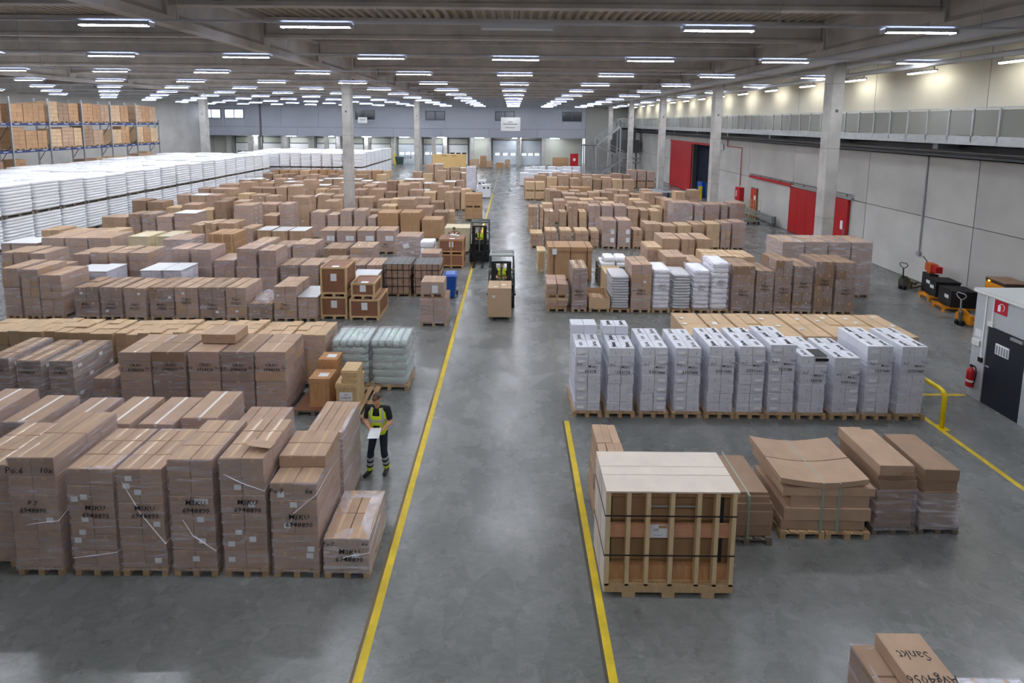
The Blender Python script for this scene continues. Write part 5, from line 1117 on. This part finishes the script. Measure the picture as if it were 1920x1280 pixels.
for i, x in enumerate((-26.0, -19.0)):
    t = thing('waste_container', (x, 85.4, 0), 0, ('dark blue waste container left of dock door 205', 'dark green waste container before dock door 204')[i], 'bin'); MB().rings([[(-.5, -.4, .1), (.5, -.4, .1), (.5, .4, .1), (-.5, .4, .1)], [(-.65, -.5, 1.3), (.65, -.5, 1.3), (.65, .5, 1.3), (-.65, .5, 1.3)]]).build('body', M_NAVYD if i == 0 else mat('dark_green', (52, 74, 74), .5), t); MB().box(-.68, .68, -.53, .53, 1.3, 1.4).build('lid', M_NAVYD if i == 0 else MATS['dark_green'], t)
    for s in (-1, 1): MB().box(s * .4 - .06, s * .4 + .06, -.1, .1, 0, .1).build('wheel', M_RUB, t)
# hanging signs
def hang_sign(x, y, z, w, h, lines, label):
    t = thing('hanging_sign', (x, y, z), 0, label, 'sign'); MB().box(-w / 2, w / 2, -.02, .02, 0, h).build('board', M_WHITE, t)
    for s in (-1, 1): MB().box(s * w * .4 - .01, s * w * .4 + .01, -.01, .01, h, 12.1 - z).build('wire', M_GALV, t)
    for (u, v, ww, hh) in lines: MB().box((u - ww / 2) * w, (u + ww / 2) * w, -.024, -.02, (v - hh / 2) * h, (v + hh / 2) * h).build('faded_print', M_INK2, t)
hang_sign(-.3, 80, 6.0, 3.05, 2.1, [(-.02, .66, .24, .06), (-.02, .50, .74, .07), (-.02, .24, .5, .05)], 'large white hanging sign with grey lettering in front of the office windows')
hang_sign(-24.6, 83.6, 7.0, 1.5, .95, [(0, .55, .6, .12)], 'small white hanging sign before the dark office window')
# ================================================================== STAIRS AT THE FAR RIGHT
st = thing('steel_stairs', (9.7, 70.0, 0), 0, 'grey steel staircase zigzagging up to the walkway', 'stairs')
def flight(p0, p1, n):
    p0, p1 = Vector(p0), Vector(p1)
    for s in (-.5, .5): MB().obox(p0 + Vector((0, s, 0)), p1 + Vector((0, s, 0)), .06, .28).build('stringer', M_GALV, st)
    for s in (-.5, .5):
        MB().obox(p0 + Vector((0, s, 1.05)), p1 + Vector((0, s, 1.05)), .05, .05).build('handrail', M_GALV, st); MB().obox(p0 + Vector((0, s, .6)), p1 + Vector((0, s, .6)), .035, .035).build('midrail', M_GALV, st)
        for k in range(5): q = p0.lerp(p1, k / 4) + Vector((0, s, 0)); MB().box(q.x - .025, q.x + .025, q.y - .025, q.y + .025, q.z, q.z + 1.05).build('baluster', M_GALV, st)
    me = MB().box(-.14, .14, -.48, .48, -.02, .02).mesh('tread', M_GALVD)
    for k in range(n): put('tread', me, st, tuple(p0.lerp(p1, (k + .5) / n)))
flight((1.9, 0, 4.35), (5.0, 0, 6.9), 14); flight((6.0, 1.2, 2.4), (1.9, 1.2, 4.3), 12); flight((2.0, 0, 0.1), (5.4, 0, 2.4), 12)
MB().box(0, 1.9, -.5, 1.7, 4.25, 4.37).build('landing', M_GALVD, st); MB().box(5.4, 6.6, -.5, 1.7, 2.3, 2.42).build('landing', M_GALVD, st); MB().box(5.0, 7.15, -.5, 1.7, 6.82, 6.94).build('landing', M_GALVD, st)
for a, b, z in ((0, 1.9, 4.37), (5.0, 7.2, 6.94)):
    for zz in (.6, 1.05): MB().obox((a, -.5, z + zz), (b, -.5, z + zz), .05, .05).build('handrail', M_GALV, st)
    for k in range(3): x = a + (b - a) * k / 2; MB().box(x - .025, x + .025, -.525, -.475, z, z + 1.05).build('baluster', M_GALV, st)
for x, zt in ((.1, 4.3), (1.8, 4.3), (5.1, 6.9), (6.5, 2.3)): MB().box(x - .09, x + .09, -.5, -.32, 0, zt).build('leg', M_GALV, st); MB().box(x - .09, x + .09, 1.5, 1.68, 0, zt).build('leg', M_GALV, st)

du = thing('ventilation_unit', (16.2, 76.5, 0), 0, 'dark ventilation unit with ducts under the far end of the walkway', 'ventilation unit')
MB().box(-1.6, 2.6, -1.2, 1.2, 3.0, 4.9).build('casing', mat('vent_dark', (84, 86, 86), .6), du); MB().box(-1.3, 2.2, -.8, .8, 4.9, 6.2).build('duct', M_GALVD, du); MB().box(-1.4, -1.2, -1.0, -.8, 0, 3.0).box(2.2, 2.4, -1.0, -.8, 0, 3.0).build('leg', M_GALVD, du)
for z in (1.6, 2.2): MB().tube([(-.8, -1.5, z), (2.8, -1.5, z)], .12, 10).build('duct_pipe', M_GALV, du)
# ================================================================== PEOPLE
M_SKIN = mat('skin', (206, 152, 124), .5, spec=.3); M_HAIR = mat('hair_brown', (84, 62, 50), .7); M_TEE = mat('black_tee', (26, 27, 32), .85); M_NAVY = mat('navy_trousers', (30, 36, 56), .85)
M_REFL = mat('reflective_grey', (176, 180, 182), .4); M_HIVIS = mat('hi_vis_yellow', (214, 236, 40), .7); M_BOOT = mat('black_boot', (24, 24, 24), .55); M_LIP = mat('lip', (172, 104, 92), .5); M_EYE = mat('eye_dark', (48, 36, 30), .4)
BODYM = [M_SKIN, M_HAIR, M_TEE, M_NAVY, M_REFL, M_HIVIS, M_BOOT, M_LIP, M_EYE]
SKIN, HAIR, TEE, NAVY, REFL, HIVIS, BOOT, LIP, EYE = range(9)
class Body:
    """limbs and masses are fused into ONE surface by a voxel remesh; colours follow the mass each face belongs to"""
    def __init__(s): s.p = []
    def cap(s, a, b, r1, r2, m): s.p.append(('c', Vector(a), Vector(b), r1, r2, m)); return s
    def chain(s, pts, rs, ms):
        for i in range(len(pts) - 1): s.cap(pts[i], pts[i + 1], rs[i], rs[i + 1], ms[i] if isinstance(ms, (list, tuple)) else ms)
        return s
    def ell(s, c, r, m, rot=None): s.p.append(('e', Vector(c), Vector(r), (rot or Matrix.Identity(3)), 0, m)); return s
    def dist(s, p, co):
        if p[0] == 'c':
            a, b, r1, r2 = p[1:5]; d = b - a; L = d.length_squared
            t = 0 if L == 0 else max(0, min(1, (co - a).dot(d) / L)); return (co - a - d * t).length - (r1 + (r2 - r1) * t)
        q = p[3].transposed() @ (co - p[1]); r = p[2]
        k = Vector((q.x / r.x, q.y / r.y, q.z / r.z)).length
        return (k - 1) * min(r)
    def build(s, name, parent, voxel):
        t = MB()
        for p in s.p:
            if p[0] == 'c':
                a, b, r1, r2 = p[1:5]; d = (b - a); L = d.length; d = d / L if L else Vector((0, 0, 1))
                path, rr = [], []
                for k in range(5): ph = -math.pi / 2 * (1 - k / 4.0 * .98); path.append(a + d * (math.sin(ph) * r1)); rr.append(max(.0015, math.cos(ph) * r1))
                for k in range(5): ph = math.pi / 2 * (k / 4.0 * .98); path.append(b + d * (math.sin(ph) * r2)); rr.append(max(.0015, math.cos(ph) * r2))
                t.tube(path, rr, 14)
            else:
                c, r, M = p[1], p[2], p[3]; rs = []
                for k in range(11):
                    ph = -math.pi / 2 * .98 + math.pi * .98 * k / 10
                    rs.append([c + M @ Vector((math.cos(ph) * math.cos(a) * r.x, math.cos(ph) * math.sin(a) * r.y, math.sin(ph) * r.z)) for a in [q * math.pi / 9 for q in range(18)]])
                t.rings(rs)
        o = t.build('tmp', BODYM); md = o.modifiers.new('r', 'REMESH'); md.mode = 'VOXEL'; md.voxel_size = voxel; md.use_smooth_shade = True
        sm = o.modifiers.new('s', 'SMOOTH'); sm.iterations = 3; sm.factor = .5
        dg = bpy.context.evaluated_depsgraph_get(); dg.update(); me = bpy.data.meshes.new_from_object(o.evaluated_get(dg)); bpy.data.objects.remove(o)
        me.materials.clear()
        for m in BODYM: me.materials.append(m)
        idx = []
        boxes = [(p, (Vector([min(p[1][i], p[2][i]) - max(p[3], p[4]) - .03 for i in range(3)]), Vector([max(p[1][i], p[2][i]) + max(p[3], p[4]) + .03 for i in range(3)])) if p[0] == 'c' else (p[1] - Vector([max(p[2]) + .03] * 3), p[1] + Vector([max(p[2]) + .03] * 3))) for p in s.p]
        for f in me.polygons:
            c = f.center; best, bm2 = 9, 0
            for p, (lo, hi) in boxes:
                if lo.x < c.x < hi.x and lo.y < c.y < hi.y and lo.z < c.z < hi.z:
                    d = s.dist(p, c)
                    if d < best: best, bm2 = d, p[5]
            idx.append(bm2)
        me.polygons.foreach_set('material_index', idx); me.polygons.foreach_set('use_smooth', [True] * len(idx)); me.update(); me.name = name
        return put(name, me, parent)
def head(b, c, tilt=0.0, turn=0.0):
    """head 0.23 m high: skull, jaw, nose, brow, eyes, mouth, ears, short hair; -Y is the face"""
    M = Matrix.Rotation(turn, 3, 'Z') @ Matrix.Rotation(tilt, 3, 'X'); c = Vector(c); P = lambda x, y, z: c + M @ Vector((x, y, z))
    b.ell(P(0, .01, .025), (.078, .096, .09), SKIN, M); b.ell(P(0, -.03, -.055), (.056, .062, .06), SKIN, M)
    b.cap(P(0, -.088, .012), P(0, -.108, -.026), .009, .015, SKIN); b.cap(P(-.045, -.078, .03), P(.045, -.078, .03), .012, .012, SKIN)
    for s in (-1, 1):
        b.ell(P(s * .034, -.084, .012), (.013, .008, .007), EYE, M); b.ell(P(s * .08, .012, -.005), (.012, .02, .032), SKIN, M); b.cap(P(s * .02, -.09, .033), P(s * .05, -.082, .034), .005, .004, HAIR)
    b.cap(P(-.02, -.09, -.062), P(.02, -.09, -.062), .007, .007, LIP)
    b.ell(P(0, .026, .052), (.083, .092, .078), HAIR, M); b.ell(P(0, -.05, .095), (.06, .04, .03), HAIR, M); b.ell(P(0, .06, .0), (.07, .05, .075), HAIR, M)
def hand(b, w, d, side, curl=.6, sp=1.0):
    """palm at wrist w pointing along d; four unequal bent fingers and a thumb leaving the side of the palm"""
    w, d = Vector(w), Vector(d).normalized(); up = Vector((0, 0, 1)); lat = d.cross(up).normalized() * side; dn = d.cross(lat).normalized()
    if dn.z > 0: dn = -dn
    for k in range(4): b.cap(w, w + d * .085 + lat * (-.03 + k * .02), .017, .013, SKIN)
    for k, L in enumerate((.062, .074, .07, .054)):
        a = w + d * .085 + lat * (-.03 + k * .02) * sp; e1 = a + (d * math.cos(curl * .5) + dn * math.sin(curl * .5)) * L * .55; e2 = e1 + (d * math.cos(curl * 1.5) + dn * math.sin(curl * 1.5)) * L * .55
        b.chain([a, e1, e2], [.0105, .0095, .008], SKIN)
    t0 = w + d * .03 - lat * .032; t1 = t0 - lat * .026 + d * .034 - dn * .01; t2 = t1 + d * .034 - lat * .004; b.chain([t0, t1, t2], [.013, .011, .009], SKIN)
def torso(b, z=0.93, lean=0.0):
    Y = lambda h: -lean * (h - z)
    b.ell((0, Y(.98), .98), (.165, .115, .13), NAVY); b.ell((0, Y(1.12), 1.12), (.16, .11, .13), TEE); b.ell((0, Y(1.27), 1.27), (.185, .12, .16), TEE); b.ell((0, Y(1.4), 1.40), (.17, .105, .1), TEE)
    b.cap((-.15, Y(1.45), 1.45), (.15, Y(1.45), 1.45), .07, .07, TEE); b.cap((0, Y(1.46) - .0, 1.46), (0, Y(1.58) - .03, 1.58), .056, .054, SKIN)
def vest(parent, name='vest', lean=0.0, z0=.92, z1=1.5, band=(1.14, 1.34), gap=.42):
    t = MB(); NA, NZ = 64, 30
    prof = [(.90, .185, .145), (1.0, .185, .142), (1.12, .185, .14), (1.27, .205, .15), (1.38, .205, .14), (1.46, .17, .115), (1.515, .13, .085)]
    def rad(z):
        for a, b2 in zip(prof[:-1], prof[1:]):
            if z <= b2[0]: q = max(0, (z - a[0]) / (b2[0] - a[0])); return a[1] + (b2[1] - a[1]) * q, a[2] + (b2[2] - a[2]) * q
        return prof[-1][1:]
    P = lambda i, k: (lambda z, a: (rad(z)[0] * math.sin(a), -rad(z)[1] * math.cos(a) - lean * (z - .93), z))(z0 + (z1 - z0) * k / NZ, 2 * math.pi * i / NA)
    for k in range(NZ):
        z = z0 + (z1 - z0) * (k + .5) / NZ
        for i in range(NA):
            a = 2 * math.pi * (i + .5) / NA; fa = a if a < math.pi else a - 2 * math.pi
            front = abs(fa) < gap; inb = band[0] < z < band[1]
            if front and not inb: continue
            if z > 1.36 and abs(abs(fa) - math.pi / 2) < .42: continue      # arm holes
            m = 0
            if band[0] + .07 < z < band[0] + .13: m = 1
            if .62 < abs(fa) < .86 and z > band[0]: m = 1
            t.quad([P(i, k), P(i + 1, k), P(i + 1, k + 1), P(i, k + 1)], m)
    me = t.mesh(name, [M_HIVIS, M_REFL], True); bm = bmesh.new(); bm.from_mesh(me); bmesh.ops.remove_doubles(bm, verts=bm.verts, dist=.0005)
    bmesh.ops.solidify(bm, geom=bm.faces[:], thickness=.008); bm.to_mesh(me); bm.free()
    return put(name, me, parent)
# standing worker reading a sheet of paper
w1 = thing('person', (-2.73, 9.94, 0), R(-6), 'worker in a yellow hi-vis vest and navy trousers reading a white sheet', 'person')
b = Body(); torso(b, lean=.06); head(b, (0.0, -.085, 1.675), tilt=.55, turn=-.12)
def leg(b, hip, knee, ank, toe):
    hip, knee, ank, toe = map(Vector, (hip, knee, ank, toe)); b.cap(hip, knee, .098, .068, NAVY)
    pts = [knee.lerp(ank, q) for q in (0, .28, .44, .56, .70, .80, .93)]; rs = [.07, .072, .073, .074, .074, .073, .07]
    b.chain(pts, rs, [NAVY, REFL, NAVY, REFL, NAVY, HIVIS]); f = ank + Vector((0, 0, -.03))
    b.cap(ank, f, .05, .05, BOOT); b.cap((ank.x, ank.y + .03, .045), (toe.x, toe.y, .04), .046, .042, BOOT); b.cap((ank.x, ank.y + .04, .03), (toe.x, toe.y, .03), .03, .03, BOOT)
leg(b, (-.095, 0, .95), (-.15, -.09, .52), (-.19, -.06, .11), (-.25, -.2, 0)); leg(b, (.095, 0, .95), (.12, -.05, .52), (.13, .06, .11), (.14, -.10, 0))
for s in (-1, 1):
    sh = Vector((s * .20, -.03, 1.445)); el = Vector((s * .275, -.04, 1.17)); wr_ = Vector((.045 + s * .125, -.27, 1.13)); mid = sh.lerp(el, .62)
    b.chain([sh, mid], [.07, .064], TEE); b.chain([mid, el], [.05, .042], SKIN); b.chain([el, el.lerp(wr_, .35), wr_], [.043, .042, .028], SKIN); hand(b, wr_, (-s * .55, -.55, -.12), -s, .5)
b.build('body', w1, .0075); vest(w1, lean=.06)
sheetp = put('paper_sheet', MB().box(-.115, .115, -.001, .001, -.14, .14).mesh('paper_sheet', M_PAPER), None, (-2.715, 9.55, 1.13)); sheetp.rotation_euler = (R(-80), 0, R(4)); tag(sheetp, 'white sheet of paper held by the worker beside the cartons', 'paper')
# second worker behind the orange crates
w2 = thing('person', (-3.10, 26.75, 0), R(10), 'worker in a yellow vest bending over papers on the orange crate', 'person')
b = Body(); torso(b, lean=.25); head(b, (0, -.24, 1.66), tilt=.5)
for s in (-1, 1):
    b.chain([(s * .1, 0, .95), (s * .1, -.02, .5), (s * .1, .03, .08)], [.095, .07, .055], NAVY); b.cap((s * .1, .05, .05), (s * .1, -.12, .045), .045, .04, BOOT)
    sh = Vector((s * .2, -.13, 1.44)); el = Vector((s * .26, -.3, 1.5)); wr_ = Vector((s * .12, -.52, 1.53)); b.chain([sh, el], [.07, .055], TEE); b.chain([el, wr_], [.042, .03], SKIN); hand(b, wr_, (-s * .3, -.7, 0), -s, .3)
b.build('body', w2, .012); vest(w2, lean=.25)
tag(put('paper_pile', MB().box(-.15, .15, -.1, .1, 0, .05).box(.0, .32, -.14, .08, .0, .01).mesh('paper_pile', M_PAPER), None, (-3.05, 25.9, 1.485)), 'white papers lying on the upper orange crate', 'papers')
# ================================================================== FORKLIFTS
def forklift(x, y, rz, label, mast_h, roofc, loaded):
    t = thing('forklift', (x, y, 0), rz, label, 'forklift')
    G = mat('forklift_grey', (92, 98, 100), .45, metal=.2); K = M_BLACK
    MB().box(-.46, .46, -.1, 1.25, .18, .62).rings([[(-.48, .7, .3), (.48, .7, .3), (.48, 1.45, .3), (-.48, 1.45, .3)], [(-.48, .7, .95), (.48, .7, .95), (.46, 1.38, .95), (-.46, 1.38, .95)], [(-.4, .75, 1.05), (.4, .75, 1.05), (.38, 1.3, 1.05), (-.38, 1.3, 1.05)]]).build('chassis', G, t)
    for s in (-1, 1):
        MB().cyl((s * .36, 0, .26), (s * .52, 0, .26), .26, 20).build('front_wheel', M_RUB, t); MB().cyl((s * .36, 1.15, .2), (s * .5, 1.15, .2), .2, 18).build('rear_wheel', M_RUB, t)
        MB().box(s * .33 - .055, s * .33 + .055, -.32, -.18, .08, mast_h).build('mast_channel', K, t); MB().box(s * .24 - .03, s * .24 + .03, -.34, -.24, .1, mast_h - .08).build('inner_mast', K, t)
        MB().tube([(s * .5, .05, .55), (s * .5, .1, 1.2), (s * .47, .28, 2.02)], .032, 8).build('guard_post', G, t); MB().tube([(s * .47, 1.2, .95), (s * .47, 1.15, 1.5), (s * .46, 1.05, 2.02)], .032, 8).build('guard_post', G, t)
        MB().box(s * .52 - .05, s * .52 + .05, -.1, .3, .52, .6).build('fender', K, t); MB().cyl((s * .44, -.02, 1.55), (s * .44, -.09, 1.55), .06, 12).build('headlamp', M_GALV, t)
        MB().box(s * .22 - .06, s * .22 + .06, -1.45, -.38, .06, .11).box(s * .22 - .06, s * .22 + .06, -.43, -.38, .06, .6).build('fork', K, t)
    MB().cyl((0, -.26, .15), (0, -.26, mast_h - .2), .04, 10).build('lift_cylinder', M_GALVD, t)
    for z in (.5, 1.1, mast_h - .1): MB().box(-.33, .33, -.2, -.15, z, z + .08).build('mast_crossbar', K, t)
    MB().box(-.46, .46, -.38, -.33, .18, .28).box(-.46, .46, -.38, -.33, .52, .62).box(-.03, .03, -.38, -.33, .28, .52).build('fork_carriage', K, t)
    MB().tube([(-.47, .25, 2.04), (.47, .25, 2.04), (.46, 1.08, 2.04), (-.46, 1.08, 2.04), (-.47, .25, 2.04)], .035, 8).build('guard_frame', roofc, t)
    for k in range(6): MB().box(-.45, .45, .34 + k * .125, .38 + k * .125, 2.03, 2.06).build('guard_bar', roofc, t)
    MB().box(-.46, .46, .24, .34, 2.03, 2.09).build('guard_front_plate', roofc, t)
    MB().box(-.24, .24, .45, .9, .62, .78).box(-.24, .24, .84, .95, .78, 1.35).build('seat', K, t)
    MB().tube([(0, .08, .7), (0, .2, 1.08)], .025, 8).build('steering_column', K, t); MB().tube([(math.cos(a * math.pi / 8) * .15, .2 + math.sin(a * math.pi / 8) * .08, 1.1 + math.sin(a * math.pi / 8) * .12) for a in range(17)], .014, 6).build('steering_wheel', K, t)
    MB().box(-.48, .48, -.08, .1, .6, .95).build('dash', K, t)
    return t
def driver(x, y, rz, label):
    p = thing('person', (x, y, 0), rz, label, 'person'); b = Body(); o = Vector((0, .68, -.12)); z = .0
    S = lambda a, bb, c: (a, .68 + bb, c - .12)
    b.ell(S(0, 0, .98), (.17, .13, .12), NAVY); b.ell(S(0, 0, 1.12), (.165, .115, .14), HIVIS); b.ell(S(0, 0, 1.29), (.19, .12, .16), HIVIS); b.cap(S(-.15, 0, 1.44), S(.15, 0, 1.44), .07, .07, HIVIS); b.cap(S(0, 0, 1.46), S(0, -.02, 1.58), .055, .052, SKIN); head(b, S(0, -.04, 1.68), tilt=.15)
    for s in (-1, 1):
        b.chain([S(s * .1, 0, .96), S(s * .14, -.42, .98), S(s * .14, -.46, .88)], [.09, .07, .065], NAVY); b.cap(S(s * .14, -.46, .88), S(s * .14, -.44, .82), .06, .05, BOOT)
        sh, el, wr_ = Vector(S(s * .2, 0, 1.43)), Vector(S(s * .27, -.12, 1.2)), Vector(S(s * .14, -.36, 1.22)); b.chain([sh, sh.lerp(el, .6)], [.068, .058], TEE); b.chain([sh.lerp(el, .6), el, wr_], [.05, .043, .03], SKIN); hand(b, wr_, (-s * .2, -.8, .1), -s, 1.1)
    b.build('body', p, .012)
forklift(-.38, 19.6, 0, 'forklift with a pale roof guard carrying a big brown carton up the aisle', 1.95, mat('guard_pale', (176, 182, 180), .45), True); driver(-.38, 19.6, 0, 'driver in a yellow vest seated behind the big brown carton on the forklift')
forklift(-1.68, 26.3, 0, 'dark forklift with bare forks waiting on the yellow line by the orange crates', 1.98, mat('guard_dark', (84, 92, 88), .45), False); driver(-1.68, 26.3, 0, 'driver in a yellow vest seated on the empty forklift by the orange crates')
c = put('carton', carton_mesh(.88, .92, 1.12, M_CARDT)); c.location = (-.42, 18.7, .115); tag(c, 'big brown carton carried on the forks of the nearer forklift', 'carton')
for dx, dy in ((-.15, -.3), (.15, -.05)): put('paper_label', LBLT, c, (dx, dy, 1.122))
put('paper_label', LBL, c, (-.22, -.463, .8))
